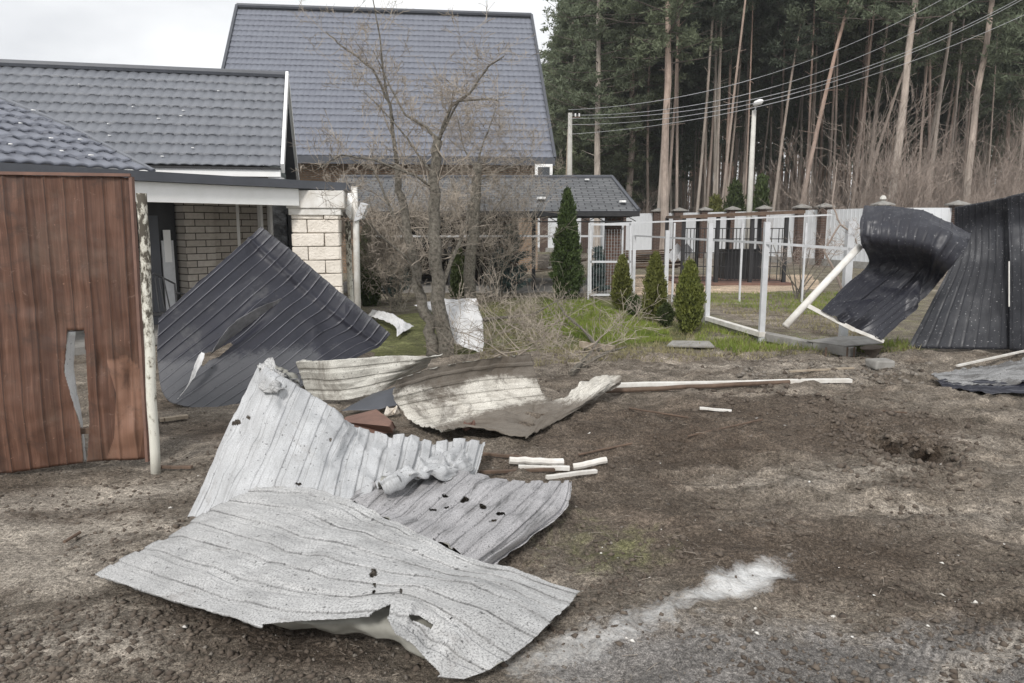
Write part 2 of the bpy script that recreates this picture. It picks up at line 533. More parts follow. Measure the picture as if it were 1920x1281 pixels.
def wood_gate_material():
    m, t, b = new_mat('brown_woodgrain_steel', 0.6, 0, 0.35)
    uv = coord(t, 'UV')
    s = N(t, 'ShaderNodeSeparateXYZ'); t.links.new(uv, s.inputs[0])
    pl = math_n(t, 'FLOOR', math_n(t, 'DIVIDE', s.outputs[0], 0.115))
    wn = N(t, 'ShaderNodeTexWhiteNoise', noise_dimensions='1D'); t.links.new(pl, wn.inputs['W'])
    cb = N(t, 'ShaderNodeCombineXYZ')
    t.links.new(math_n(t, 'MULTIPLY', s.outputs[0], 34.0), cb.inputs[0])
    t.links.new(math_n(t, 'ADD', math_n(t, 'MULTIPLY', s.outputs[1], 1.3), math_n(t, 'MULTIPLY', wn.outputs[0], 9.0)), cb.inputs[1])
    gr = tex_noise(t, 1.0, 7, 0.7, cb.outputs[0], 0.5)
    c = ramp(t, gr, [(0.28, (0.050, 0.025, 0.018)), (0.5, (0.105, 0.052, 0.034)), (0.72, (0.185, 0.100, 0.068))])
    c = mix(t, 0.55, c, ramp(t, wn.outputs[0], [(0, 0.65), (1, 1.2)]), 'MULTIPLY')
    big = tex_noise(t, 2.1, 7, 0.75, uv, 0.7)
    c = mix(t, ramp(t, big, [(0.50, 0.0), (0.72, 0.55)]), c, (0.13, 0.095, 0.072))
    fp = math_n(t, 'FRACT', math_n(t, 'DIVIDE', s.outputs[0], 0.115))
    c = mix(t, ramp(t, math_n(t, 'ABSOLUTE', math_n(t, 'SUBTRACT', fp, 0.37)), [(0.012, 0.8), (0.05, 0.0)]), c, (0.03, 0.018, 0.014))
    fine = tex_noise(t, 30, 3, 0.6, uv)
    c = mix(t, ramp(t, fine, [(0.70, 0.0), (0.74, 0.7)]), c, (0.36, 0.20, 0.14))
    pe = tex_noise(t, 5.0, 5, 0.6, uv, 0.3)
    c = mix(t, ramp(t, pe, [(0.70, 0.0), (0.715, 0.5)]), c, (0.30, 0.17, 0.11))
    at = N(t, 'ShaderNodeAttribute', attribute_name='tint')
    c = mix(t, math_n(t, 'MULTIPLY', at.outputs['Fac'], 0.55), c, (0.33, 0.185, 0.125))
    sc_ = tex_noise(t, 9, 8, 0.8, uv, 1.2)
    c = mix(t, ramp(t, sc_, [(0.60, 0.0), (0.66, 0.35)]), c, (0.30, 0.21, 0.165))
    c = mix(t, ramp(t, tex_noise(t, 4, 8, 0.75, uv, 1.0), [(0.34, 0.6), (0.46, 0.0)]), c, (0.055, 0.035, 0.028))
    t.links.new(c, b.inputs['Base Color'])
    bump(t, b, gr, 0.25, 0.004)
    return m


M['gate'] = wood_gate_material()


def peeling_material():
    m, t, b = new_mat('peeling_white_paint_on_steel', 0.7, 0, 0.3)
    v = coord(t, 'Object', (1, 1, 0.55))
    g = N(t, 'ShaderNodeNewGeometry')
    s = N(t, 'ShaderNodeSeparateXYZ'); t.links.new(g.outputs['Position'], s.inputs[0])
    hgt = math_n(t, 'MULTIPLY', math_n(t, 'SUBTRACT', s.outputs[2], 0.70), 0.14)
    n = math_n(t, 'ADD', tex_noise(t, 26, 7, 0.7, v), hgt)
    c = ramp(t, n, [(0.50, (0.66, 0.65, 0.58)), (0.58, (0.42, 0.40, 0.34)), (0.64, (0.075, 0.065, 0.05))])
    t.links.new(c, b.inputs['Base Color'])
    bump(t, b, n, 0.4, 0.01)
    return m


M['peel'] = peeling_material()


def bark_pine_material():
    m, t, b = new_mat('pine_bark', 0.9, 0, 0.2)
    v = coord(t, 'Object', (1, 1, 0.25))
    n = tex_noise(t, 6, 6, 0.7, v)
    g = coord(t)
    s = N(t, 'ShaderNodeSeparateXYZ'); t.links.new(g, s.inputs[0])
    hz = math_n(t, 'DIVIDE', s.outputs[2], 11.0, True)
    oi = N(t, 'ShaderNodeObjectInfo')
    up = mix(t, oi.outputs['Random'], (0.42, 0.29, 0.23), (0.42, 0.37, 0.32))
    lo = mix(t, oi.outputs['Random'], (0.36, 0.29, 0.25), (0.46, 0.41, 0.36))
    c = mix(t, ramp(t, hz, [(0.25, 0.0), (0.85, 1.0)]), lo, up)
    c = mix(t, 0.8, c, ramp(t, n, [(0.3, 0.4), (0.7, 1.25)]), 'MULTIPLY')
    t.links.new(c, b.inputs['Base Color'])
    return m


M['pinebark'] = bark_pine_material()


M['pinelimb'] = simple('pine_limb_bark', (0.17, 0.14, 0.12), (0.10, 0.085, 0.072), 5, 0.9)

# ------------------------------------------------------------------ bent sheet builder
def cr_w(n, t):
    """Catmull-Rom weights (len(t) x n) for n control points, end points extrapolated"""
    t = np.clip(np.asarray(t, float), 0, 1) * (n - 1)
    i = np.minimum(t.astype(int), n - 2)
    f = t - i
    W = np.zeros((len(t), n + 2))
    w0 = -0.5 * f + f * f - 0.5 * f ** 3
    w1 = 1 - 2.5 * f * f + 1.5 * f ** 3
    w2 = 0.5 * f + 2 * f * f - 1.5 * f ** 3
    w3 = -0.5 * f * f + 0.5 * f ** 3
    r = np.arange(len(t))
    for k, wk in enumerate((w0, w1, w2, w3)):
        W[r, i + k] += wk
    W[:, 1] += 2 * W[:, 0]; W[:, 2] -= W[:, 0]
    W[:, n] += 2 * W[:, n + 1]; W[:, n - 1] -= W[:, n + 1]
    return W[:, 1:n + 1]


def fb(p, s, o=3):
    return mn.fractal(Vector(p) * s, 0.8, 2.0, o)


def sheet_grid(ctrl, nu, nv, pitch=0.115, amp=0.010, kind='trap', crump=0.006, cscale=3.0, jag=0.012, holes=(), dents=(), seed=0.0, damp=None, lines=0.06, creases=0, cang=0.22, cw=0.14):
    """ctrl[v][u] of points; ribs run along u. returns verts, faces, uvs"""
    C = np.array([[tuple(p) for p in row] for row in ctrl], float)
    nV, nU = C.shape[:2]
    uu = np.linspace(0, 1, nu); vv = np.linspace(0, 1, nv)
    G = np.einsum('ai,bj,ijk->abk', cr_w(nV, vv), cr_w(nU, uu), C)      # [v][u]
    # metric lengths
    du = np.linalg.norm(np.diff(G, axis=1), axis=2)
    dv = np.linalg.norm(np.diff(G, axis=0), axis=2)
    U = np.concatenate([np.zeros((nv, 1)), np.cumsum(du, axis=1)], axis=1)
    Wd = dv.mean(axis=1); S = np.concatenate([[0], np.cumsum(Wd)])
    Vm = np.repeat(S[:, None], nu, axis=1)
    # ragged edges: move rims inwards a little
    gu = np.gradient(G, axis=1); gv = np.gradient(G, axis=0)
    nrm = np.cross(gu, gv); nrm /= np.linalg.norm(nrm, axis=2, keepdims=True) + 1e-9
    ul = np.linalg.norm(gu, axis=2, keepdims=True); vl = np.linalg.norm(gv, axis=2, keepdims=True)
    tu = gu / (ul + 1e-9); tv = gv / (vl + 1e-9)
    ph = (Vm / pitch + 0.13) % 1.0
    if kind == 'trap':
        prof = np.clip(np.minimum(ph, 1 - ph) * 2 * 9 - 2.2, 0, 1)
    elif kind == 'line':
        prof = np.exp(-((ph - 0.5) / lines) ** 2)
    elif kind == 'groove':
        prof = -np.exp(-((ph - 0.5) / lines) ** 2)
    else:
        prof = 0.5 + 0.5 * np.sin(ph * 2 * math.pi)
    A = np.full((nv, nu), amp)
    if damp is not None:
        A = A * damp(uu[None, :] + 0 * vv[:, None], vv[:, None] + 0 * uu[None, :])
    disp = prof * A
    for a in range(nv):
        for b_ in range(nu):
            x, y, z = G[a, b_]
            q = (x + seed, y - seed, z * 1.3)
            h = fb(q, cscale, 3)
            h2 = abs(fb((q[0] + 9, q[1], q[2]), cscale * 1.9, 2))
            disp[a, b_] += crump * (0.7 * h - 1.3 * h2)
    crd = random.Random(int(seed * 7) + 5)
    for _ in range(creases):      # sharp V folds fading out along their length
        cx = crd.random() * U.max(); cy = crd.random() * Vm.max(); an = crd.uniform(0, math.pi)
        dl = (U - cx) * math.cos(an) + (Vm - cy) * math.sin(an)
        dd_ = -(U - cx) * math.sin(an) + (Vm - cy) * math.cos(an) + 0.03 * np.sin(dl * 9 + cx)
        wL = crd.uniform(.15, .55); wd_ = cw * crd.uniform(.4, 1.3)
        fade = np.clip(1 - np.abs(dl) / wL, 0, 1)
        disp += crd.choice((-1, 1, 1)) * cang * crd.uniform(.3, 1) * fade * np.clip(wd_ - np.abs(dd_), 0, None)
    for (cu, cv, ru, rv, am) in dents:
        d2 = ((uu[None, :] - cu) / ru) ** 2 + ((vv[:, None] - cv) / rv) ** 2
        disp += am * np.exp(-d2)
    G2 = G + nrm * disp[:, :, None]
    if jag:
        for b_ in range(nu):
            for a, s_ in ((0, 1), (nv - 1, -1)):
                k = max(0, mn.noise(Vector((G[a, b_][0] * 9 + seed, G[a, b_][1] * 9, 3)))) * jag + max(0, mn.noise(Vector((G[a, b_][0] * 40, G[a, b_][1] * 40 + seed, 3)))) * jag * 0.4
                G2[a, b_] += tv[a, b_] * k * s_
                G2[a, b_] += nrm[a, b_] * mn.noise(Vector((G[a, b_][0] * 14, G[a, b_][1] * 14, 7 + seed))) * jag * 0.8
        for a in range(nv):
            for b_, s_ in ((0, 1), (nu - 1, -1)):
                k = max(0, mn.noise(Vector((G[a, b_][0] * 11 + seed, G[a, b_][1] * 11, 5)))) * jag + max(0, mn.noise(Vector((G[a, b_][0] * 44, G[a, b_][1] * 44 + seed, 5)))) * jag * 0.4
                G2[a, b_] += tu[a, b_] * k * s_
    V = G2.reshape(-1, 3)
    idx = np.arange(nv * nu).reshape(nv, nu)
    F = np.stack([idx[:-1, :-1], idx[:-1, 1:], idx[1:, 1:], idx[1:, :-1]], axis=2).reshape(-1, 4)
    if holes:
        c = V[F].mean(axis=1)
        hx, hy = proj(c[:, 0], c[:, 1], c[:, 2])
        keep = np.ones(len(F), bool)
        for hh in holes:
            if callable(hh):
                keep &= ~hh(hx, hy)
            else:
                px, py, rx, ry = hh
                an = np.arctan2(hy - py, hx - px)
                wob = 1 + 0.16 * np.sin(an * 2 + px) + 0.12 * np.sin(an * 3 + py)
                keep &= ((hx - px) / (rx + .8)) ** 2 + ((hy - py) / (ry + .8)) ** 2 > wob ** 2
        F = F[keep]
    return V, F, np.stack([U.ravel(), Vm.ravel()], axis=1)


def sheet_obj(name, grids, m, under=None, parent=None, thick=0.0025, smooth=True, tint=None):
    vs, fs, us = [], [], []
    n = 0
    for V, F, U in grids:
        a, b, c = V[F[:, 0]], V[F[:, 1]], V[F[:, 3]]
        nn = np.cross(b - a, c - a)
        if (nn * (np.array([0, 0, 3.2]) - a)).sum() < 0: F = F[:, ::-1].copy()
        vs.append(V); fs.append(F + n); us.append(U); n += len(V)
    o = link_mesh(name, np.concatenate(vs), np.concatenate(fs), m, parent, smooth, np.concatenate(us), mats=[m, under or m])
    if tint is not None:
        VV = np.concatenate(vs); hx, hy = proj(VV[:, 0], VV[:, 1], VV[:, 2])
        d = np.clip(tint(hx, hy), 0, 1).astype(np.float32)
        at = o.data.attributes.new('tint', 'FLOAT', 'POINT'); at.data.foreach_set('value', d)
    s = o.modifiers.new('thickness', 'SOLIDIFY')
    s.thickness = thick; s.offset = -1; s.material_offset = 1 if under else 0
    return o


# ------------------------------------------------------------------ ground
HOLE = Z(1708, 838)
CR_A, CR_B = Z(1600, 792), Z(1722, 842)
RUTS = [(Z(1500, 900), Z(1925, 850)), (Z(1250, 1180), Z(1900, 960)), (Z(1150, 790), Z(1900, 770))]


def ground_h(x, y):
    d = math.hypot(x, y)
    if y > 60: return -0.02
    a = min(1.0, 12.0 / max(d, 1)) if d > 12 else 1.0
    if y < 12 and x > -1.5:      # churned soil
        kk = min(1.0, (x + 1.5) / 1.2) * min(1, (12 - y) / 2) * min(1, max(0, (y - 2.6) / 1.5))
        r1 = 1 - abs(mn.noise(Vector((x * 1.1 + 5, y * 2.4, 1.0)))) * 2.2
        r2 = 1 - abs(mn.noise(Vector((x * 2.6 + 1, y * 4.6, 8.0)))) * 2.2
        r3 = mn.noise(Vector((x * 7.5, y * 9.5, 4.0)))
        hx = kk * (0.060 * r1 * abs(r1) + 0.036 * r2 * abs(r2) + .022 * r3) * .85 - .025 * kk
    else: hx = 0.0
    h = hx + 0.042 * fb((x, y * 1.3, 0.0), 0.9, 3) * a
    rough = 0.5 + 0.5 * mn.noise(Vector((x * 0.5, y * 0.5, 4)))
    if y < 13:
        k = max(0.0, min(1.0, (x + 0.2) / 1.5)) if y < 9 else 0.7
        h += (0.012 + 0.034 * rough * k) * mn.noise(Vector((x * 3.2, y * 5.5, 2)))
        h += 0.015 * mn.noise(Vector((x * 11, y * 13, 9))) * (0.5 + k)
        h += 0.005 * mn.noise(Vector((x * 27, y * 27, 5)))
    ex, ey = CR_B.x - CR_A.x, CR_B.y - CR_A.y
    tt_ = max(0.0, min(1.0, ((x - CR_A.x) * ex + (y - CR_A.y) * ey) / (ex * ex + ey * ey)))
    dx_, dy_ = x - CR_A.x - ex * tt_, y - CR_A.y - ey * tt_
    rd_ = 0.10 + 0.10 * tt_ + .035 * mn.noise(Vector((x * 9, y * 9, 0)))
    q = (dx_ * dx_ + dy_ * dy_ * .55) / (rd_ * rd_)
    h = h * (1 - math.exp(-q * .3)) - (.06 + .42 * tt_ * tt_) * math.exp(-q * q * 0.7)
    h += 0.035 * math.exp(-((math.sqrt(q) - 1.9) / .6) ** 2) * (0.6 + mn.noise(Vector((x * 6, y * 6, 3))))
    q4 = ((x - HOLE.x + 1.5) / 0.5) ** 2 + ((y - HOLE.y - 0.3) / 0.25) ** 2
    h += 0.05 * math.exp(-q4)
    return h - 0.022


def gauss(px, py, cx, cy, rx, ry, rot=0.0):
    ca, sa = math.cos(rot), math.sin(rot)
    dx, dy = px - cx, py - cy
    a = (dx * ca + dy * sa) / rx; b = (-dx * sa + dy * ca) / ry
    return np.exp(-(a * a + b * b))


def inpoly(px, py, poly):
    r = np.zeros(px.shape, bool)
    n = len(poly)
    for i in range(n):
        x1, y1 = poly[i]; x2, y2 = poly[(i + 1) % n]
        if y1 == y2: continue
        c = ((y1 > py) != (y2 > py)) & (px < (x2 - x1) * (py - y1) / (y2 - y1) + x1)
        r ^= c
    return r


LAWN = [(690, 600), (960, 556), (1100, 556), (1180, 570), (1290, 610), (1290, 640), (1130, 655), (1000, 655), (860, 668), (700, 668)]
SANDP = [(1160, 512), (1520, 512), (1545, 540), (1420, 547), (1180, 552)]


def build_ground():
    ys = [1.15]
    while ys[-1] < 24: ys.append(ys[-1] * 1.0085)
    while ys[-1] < 900: ys.append(ys[-1] * 1.06)
    ys = np.array([-6, -2] + ys)
    tt = np.linspace(-1, 1, 420)
    tt = np.sign(tt) * (0.75 * np.abs(tt) + 0.25 * np.abs(tt) ** 3)
    X = tt[None, :] * (np.maximum(ys, 0)[:, None] * 1.35 + 2.2)
    Y = np.repeat(ys[:, None], len(tt), axis=1)
    H = np.zeros(X.shape)
    for i in range(X.shape[0]):
        for j in range(X.shape[1]):
            H[i, j] = ground_h(X[i, j], Y[i, j])
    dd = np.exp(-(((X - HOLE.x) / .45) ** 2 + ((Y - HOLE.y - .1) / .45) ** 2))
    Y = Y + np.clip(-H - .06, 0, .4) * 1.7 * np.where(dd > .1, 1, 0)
    V = np.stack([X, Y, H], axis=2).reshape(-1, 3)
    a, b = X.shape
    idx = np.arange(a * b).reshape(a, b)
    F = np.stack([idx[:-1, :-1], idx[:-1, 1:], idx[1:, 1:], idx[1:, :-1]], axis=2).reshape(-1, 4)
    px, py = proj(V[:, 0], V[:, 1], 0 * V[:, 2])
    front = (V[:, 1] > 1.0)
    lawn = inpoly(px, py, LAWN).astype(float) * 0.9
    lawn = np.maximum(lawn, .45 * ((py < 660) & (py > 500) & (px > 560) & (px < 1760))) * front
    lawn = np.where(inpoly(px, py, [(1330, 552), (1620, 552), (1640, 630), (1430, 612), (1330, 585)]), 0.25, lawn)
    lawn = np.clip(lawn + 0.5 * gauss(px, py, 1150, 1030, 190, 60) + 0.25 * gauss(px, py, 1060, 950, 120, 60), 0, 1) * front
    lawn = lawn + 0.6 * ((V[:, 1] > 45))
    pow_ = 1.3 * gauss(px, py, 1395, 1080, 80, 22, -0.28) + 0.42 * gauss(px, py, 1260, 1132, 130, 20, -0.30) + 0.34 * gauss(px, py, 1130, 1185, 190, 30, -0.25) + 0.32 * gauss(px, py, 1020, 1230, 130, 40, -0.2)
    sand = inpoly(px, py, SANDP).astype(float)
    lightb = (1.1 * gauss(px, py, 100, 925, 330, 22, -0.08) + 0.8 * gauss(px, py, 150, 985, 330, 34, -0.05) + 0.9 * gauss(px, py, 60, 1060, 220, 50) + .5 * gauss(px, py, 180, 1180, 300, 60) + 0.35 * gauss(px, py, 60, 1240, 260, 50)
              + 0.6 * gauss(px, py, 1480, 905, 190, 18, 0.02) + 0.6 * gauss(px, py, 1800, 960, 260, 16, 0.06) + 0.5 * gauss(px, py, 1820, 820, 180, 14, 0.1)
              + 0.7 * gauss(px, py, 1640, 880, 120, 14, 0.03) + 0.5 * gauss(px, py, 1420, 980, 120, 16) + 0.7 * gauss(px, py, 1860, 1220, 330, 46, -0.42)
              + 0.5 * gauss(px, py, 1350, 685, 250, 14) + 0.55 * gauss(px, py, 1000, 545, 60, 60) + 0.4 * gauss(px, py, 1650, 690, 200, 22))
    dark = (2.4 * gauss(px, py, 1700, 832, 62, 22, 0.4) + 0.9 * gauss(px, py, 1600, 795, 70, 12, 0.2) + 0.55 * gauss(px, py, 520, 1220, 330, 60, 0.12) + 0.8 * gauss(px, py, 130, 960, 250, 24, -0.02) + 0.55 * gauss(px, py, 430, 1120, 260, 60, 0.2) + 0.85 * gauss(px, py, 1240, 800, 330, 70) + 0.7 * gauss(px, py, 1650, 800, 260, 50) + .5 * gauss(px, py, 1150, 930, 300, 90)  # dark soil, plus shade painted in the crater and under the front sheet
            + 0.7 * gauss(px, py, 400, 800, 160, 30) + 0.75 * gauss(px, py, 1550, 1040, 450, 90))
    grey = np.clip((py - 1080) / 160, 0, 1) * np.clip((px - 900) / 200, 0, 1) * 0.9
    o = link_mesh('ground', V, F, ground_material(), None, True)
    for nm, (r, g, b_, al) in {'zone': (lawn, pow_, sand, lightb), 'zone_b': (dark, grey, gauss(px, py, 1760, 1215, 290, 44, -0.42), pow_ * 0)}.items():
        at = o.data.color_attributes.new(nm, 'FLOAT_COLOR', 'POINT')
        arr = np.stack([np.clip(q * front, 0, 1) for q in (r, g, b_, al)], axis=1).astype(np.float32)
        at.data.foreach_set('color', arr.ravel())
    o['kind'] = 'structure'
    return o


def ground_material():
    m, t, b = new_mat('dirt', 0.95, 0, 0.15)
    v = coord(t, 'Object')
    g = N(t, 'ShaderNodeNewGeometry')
    v = g.outputs['Position']
    a1 = N(t, 'ShaderNodeVertexColor', layer_name='zone')
    a2 = N(t, 'ShaderNodeVertexColor', layer_name='zone_b')
    s1 = N(t, 'ShaderNodeSeparateColor'); t.links.new(a1.outputs[0], s1.inputs[0])
    s2 = N(t, 'ShaderNodeSeparateColor'); t.links.new(a2.outputs[0], s2.inputs[0])
    big = tex_noise(t, 1.1, 8, 0.7, v, 0.6)
    mid = tex_noise(t, 5.5, 8, 0.72, v, 0.4)
    fine = tex_noise(t, 48, 5, 0.75, v)
    c = ramp(t, big, [(0.30, (0.125, 0.098, 0.076)), (0.48, (0.205, 0.175, 0.142)), (0.66, (0.32, 0.28, 0.235))])
    c = mix(t, 0.75, c, ramp(t, mid, [(0.3, 0.38), (0.5, 0.95), (0.70, 1.55)]), 'MULTIPLY')

    def edge(fac, ns=mid, w=1.1, lo=0.35, hi=0.65):
        return ramp(t, math_n(t, 'ADD', fac, math_n(t, 'MULTIPLY', math_n(t, 'SUBTRACT', ns, 0.5), w)), [(lo, 0.0), (hi, 1.0)])
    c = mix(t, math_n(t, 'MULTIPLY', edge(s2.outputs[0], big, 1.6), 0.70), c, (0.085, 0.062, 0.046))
    c = mix(t, math_n(t, 'MULTIPLY', edge(s2.outputs[1]), 0.75), c, (0.25, 0.24, 0.232))
    c = mix(t, math_n(t, 'MULTIPLY', edge(a1.outputs['Alpha'], mid, 1.7, 0.3, 0.8), 0.75), c, (0.42, 0.375, 0.32))
    gcol = ramp(t, mid, [(0.3, (0.075, 0.080, 0.030)), (0.6, (0.135, 0.15, 0.05)), (0.8, (0.22, 0.20, 0.11))])
    c = mix(t, math_n(t, 'MULTIPLY', edge(s1.outputs[0], mid, 1.5, 0.35, 0.8), 0.85), c, gcol)
    c = mix(t, edge(s1.outputs[2], mid, 0.5), c, mix(t, mid, (0.42, 0.32, 0.23), (0.62, 0.50, 0.38)))
    mps = N(t, 'ShaderNodeMapping'); mps.inputs['Scale'].default_value = (1.3, 2.8, 1); t.links.new(v, mps.inputs[0])
    strk = tex_noise(t, 1.0, 7, 0.72, mps.outputs[0], 0.8)
    c = mix(t, 0.85, c, ramp(t, strk, [(0.34, 0.65), (0.52, 0.98), (0.64, 1.5)]), 'MULTIPLY')
    vfine = tex_noise(t, 150, 3, 0.8, v)
    c = mix(t, 0.85, c, ramp(t, fine, [(0.34, 0.35), (0.5, 0.98), (0.66, 1.75)]), 'MULTIPLY')
    c = mix(t, 0.8, c, ramp(t, vfine, [(0.34, 0.3), (0.5, 1.0), (0.66, 1.9)]), 'MULTIPLY')
    vo = N(t, 'ShaderNodeTexVoronoi'); vo.inputs['Scale'].default_value = 14; t.links.new(v, vo.inputs['Vector'])
    c = mix(t, ramp(t, vo.outputs[0], [(0.05, 0.55), (0.12, 0.0)]), c, (0.30, 0.27, 0.23))
    c = mix(t, math_n(t, 'MULTIPLY', edge(s1.outputs[1], tex_noise(t, 9, 8, 0.75, v, 0.5), 1.9, 0.25, 1.35), 0.95), c, (0.82, 0.82, 0.81))
    t.links.new(c, b.inputs['Base Color'])
    # tyre tread only inside the track
    mp_ = N(t, 'ShaderNodeMapping'); mp_.inputs['Rotation'].default_value = (0, 0, R(38))
    t.links.new(v, mp_.inputs[0])
    wv = N(t, 'ShaderNodeTexWave'); wv.inputs['Scale'].default_value = 8.0; wv.inputs['Distortion'].default_value = 1.2
    wv.inputs['Detail'].default_value = 2; wv.bands_direction = 'X'
    t.links.new(mp_.outputs[0], wv.inputs['Vector'])
    tr = math_n(t, 'MULTIPLY', wv.outputs[1], math_n(t, 'MULTIPLY', ramp(t, s2.outputs[2], [(0.35, 0.0), (0.6, 1.0)]), 0.7))
    cl = N(t, 'ShaderNodeTexVoronoi'); cl.inputs['Scale'].default_value = 30; t.links.new(v, cl.inputs['Vector'])
    h = math_n(t, 'ADD', math_n(t, 'MULTIPLY', mid, 2.2), math_n(t, 'MULTIPLY', fine, 0.6))
    h = math_n(t, 'ADD', h, math_n(t, 'MULTIPLY', cl.outputs[0], -0.35))
    h = math_n(t, 'ADD', h, tr)
    bump(t, b, h, 1.0, 0.03)
    return m


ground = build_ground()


# ------------------------------------------------------------------ roofs of pressed metal tiles
def tile_roof(name, E0, E1, up, length, m, parent, wave=0.2, row=0.35, amp=0.013, step=0.028, inside=None, seg=7):
    """E0->E1 eave line, 'up' unit vector up the slope, length of the slope"""
    E0 = np.array(E0); E1 = np.array(E1); up = np.array(up) / np.linalg.norm(up)
    W = np.linalg.norm(E1 - E0); ax = (E1 - E0) / W
    nrm = np.cross(ax, up); nrm /= np.linalg.norm(nrm)
    if nrm[2] < 0: nrm = -nrm
    ncol = int(W / wave * seg) + 1
    s = np.linspace(0, W, ncol)
    wv = np.abs(np.sin(s / wave * math.pi)) ** 0.8 * amp * 2 - amp
    rows = []
    nrow = int(length / row)
    for r in range(nrow):
        y0 = r * row; y1 = min((r + 1) * row, length)
        rows += [(y0, -0.004), (y0, step), (y0 + 0.06, step * 0.85), (y1, 0.0)]
    V = np.array([[E0 + ax * s[j] + up * y + nrm * (wv[j] * 0.8 + h) for j in range(ncol)] for y, h in rows])
    a, b = V.shape[:2]
    idx = np.arange(a * b).reshape(a, b)
    F = np.stack([idx[:-1, :-1], idx[:-1, 1:], idx[1:, 1:], idx[1:, :-1]], axis=2).reshape(-1, 4)
    V = V.reshape(-1, 3)
    if inside is not None:
        c = V[F].mean(axis=1)
        F = F[inside(c)]
    # wavy front edge of each course is part of the same pressed sheet; thin underside closes it
    o = link_mesh(name, V, F, m, parent, False)
    so = o.modifiers.new('t', 'SOLIDIFY'); so.thickness = 0.01; so.offset = -1
    return o, ax, nrm


# ---- big house
bhL = P(384, 289, 25.6); bhR = P(1040, 297, 27.0)
bhR.z = bhL.z = (bhL.z + bhR.z) / 2
big = empty('big_house', ((bhL.x + bhR.x) / 2, 26, 0), 'tall house with a steep grey metal tile roof rising behind the bare tree', 'house')
axv = (bhR - bhL).normalized()
back = Vector((-axv.y, axv.x, 0))
ridgeL = P(435, 14, 31.6); ridgeR = P(976, 32, 33.0)
rz = (ridgeL.z + ridgeR.z) / 2
upv = (back * 5.9 + Vector((0, 0, rz - bhL.z)))
sl = upv.length
tile_roof('roof', bhL, bhR, upv, sl, M['tile_big'], big)
mb = MB()
rl, rr_ = bhL + upv, bhR + upv
for (p, q) in ((rl, rr_),):
    mb.tube([p + Vector((0, 0, 0.03)), q + Vector((0, 0, 0.03))], 0.10, 8)
mb.build('ridge_cap', M['fascia'], big)
nn = axv.cross(upv.normalized()).normalized()
for a, b_ in ((bhL, rl), (bhR, rr_)):
    MB().bar(a + nn * 0.02 - upv.normalized() * 0.05, b_ + nn * 0.02, 0.10, 0.16, nn).build('verge_board', M['fascia'], big)
mb = MB()
f0 = bhL - back * 0.06 - Vector((0, 0, 0.14)); f1 = bhR - back * 0.06 - Vector((0, 0, 0.14))
mb.bar(f0, f1, 0.12, 0.26)
mb.build('gutter', M['fascia'], big)
mb = MB()
inn = 0.5
a = bhL + axv * inn + back * 0.6; b_ = bhR - axv * inn + back * 0.6
c = b_ + back * 10.4; d = a + back * 10.4
top = bhL.z - 0.1
mb.prism([Vector((p.x, p.y, -0.1)) for p in (a, b_, c, d)], (0, 0, top + 0.1))
mb.build('wall', M['brick_tan'], big)
mb = MB()   # rear slope and gables
rk = rl + back * 5.9; rk.z = bhL.z; rk2 = rr_ + back * 5.9; rk2.z = bhL.z
mb.prism([rl + Vector((0, 0, -0.05)), rr_ + Vector((0, 0, -0.05)), rk2, rk], (0, 0, -0.12))
mb.build('rear_slope', M['fascia'], big)
for e, s_ in ((bhL + axv * inn, 1), (bhR - axv * inn, -1)):
    mb = MB(); mb.prism([Vector((e.x, e.y, bhL.z - 0.05)) + back * 0.5, Vector((e.x, e.y, 0)) + back * 5.9 + Vector((0, 0, rz - 0.5)), Vector((e.x, e.y, bhL.z - 0.05)) + back * 11.2], axv * 0.1 * s_)
    mb.build('gable', M['siding'], big)
for (x0, x1, y0, y1) in ((1003, 1036, 308, 336),):
    yy = 26.2
    fr = MB()
    p0 = P(x0, y1, yy); p1 = P(x1, y0, yy)
    fr.box((p0.x, yy - 0.05, p0.z), (p1.x, yy + 0.3, p1.z))
    fo = fr.build('window', M['white'], big)
    MB().box((p0.x + 0.1, yy - 0.07, p0.z + 0.1), (p1.x - 0.1, yy - 0.04, p1.z - 0.1)).build('pane', M['glass'], fo)

# ---- low house (wing with lit gable end)
e0 = P(-330, 303, 12.95); e1 = P(526, 314, 14.6)
e0.z = e1.z = 2.80
low = empty('low_house', ((e0.x + e1.x) / 2, 15, 0), 'low house with grey tiled roof and white trimmed gable left of the tall house', 'house')
ax2 = (e1 - e0).normalized(); bk2 = Vector((-ax2.y, ax2.x, 0))
rise, run = 2.17, 2.85
up2 = bk2 * run + Vector((0, 0, rise))
tile_roof('roof', e0, e1, up2, up2.length, M['tile'], low, wave=0.2, row=0.35, amp=0.015, step=0.032)
MB().tube([e0 + up2 + Vector((0, 0, .03)), e1 + up2 + Vector((0, 0, .03))], 0.085, 8).build('ridge_cap', M['fascia'], low)
n2 = ax2.cross(up2.normalized())
mb = MB()
mb.bar(e1 + ax2 * 0.04 - up2.normalized() * 0.06, e1 + ax2 * 0.04 + up2 * 1.0 + n2 * 0.03, 0.06, 0.20, n2)
mb.build('verge_board', M['white'], low)
rear = e1 + up2 + Vector((0, 0, 0)); rear2 = e1 + bk2 * run * 2
mb = MB(); mb.bar(rear + ax2 * 0.04, rear2 + ax2 * 0.04, 0.06, 0.18, n2); mb.build('verge_board', M['white'], low)
mb = MB()
g0 = e1 - ax2 * 0.25 + bk2 * 0.3
mb.prism([Vector((g0.x, g0.y, 2.7)), Vector((g0.x, g0.y, 2.7)) + bk2 * 2.55 + Vector((0, 0, 1.9)), Vector((g0.x, g0.y, 2.7)) + bk2 * 5.1], -ax2 * 0.1)
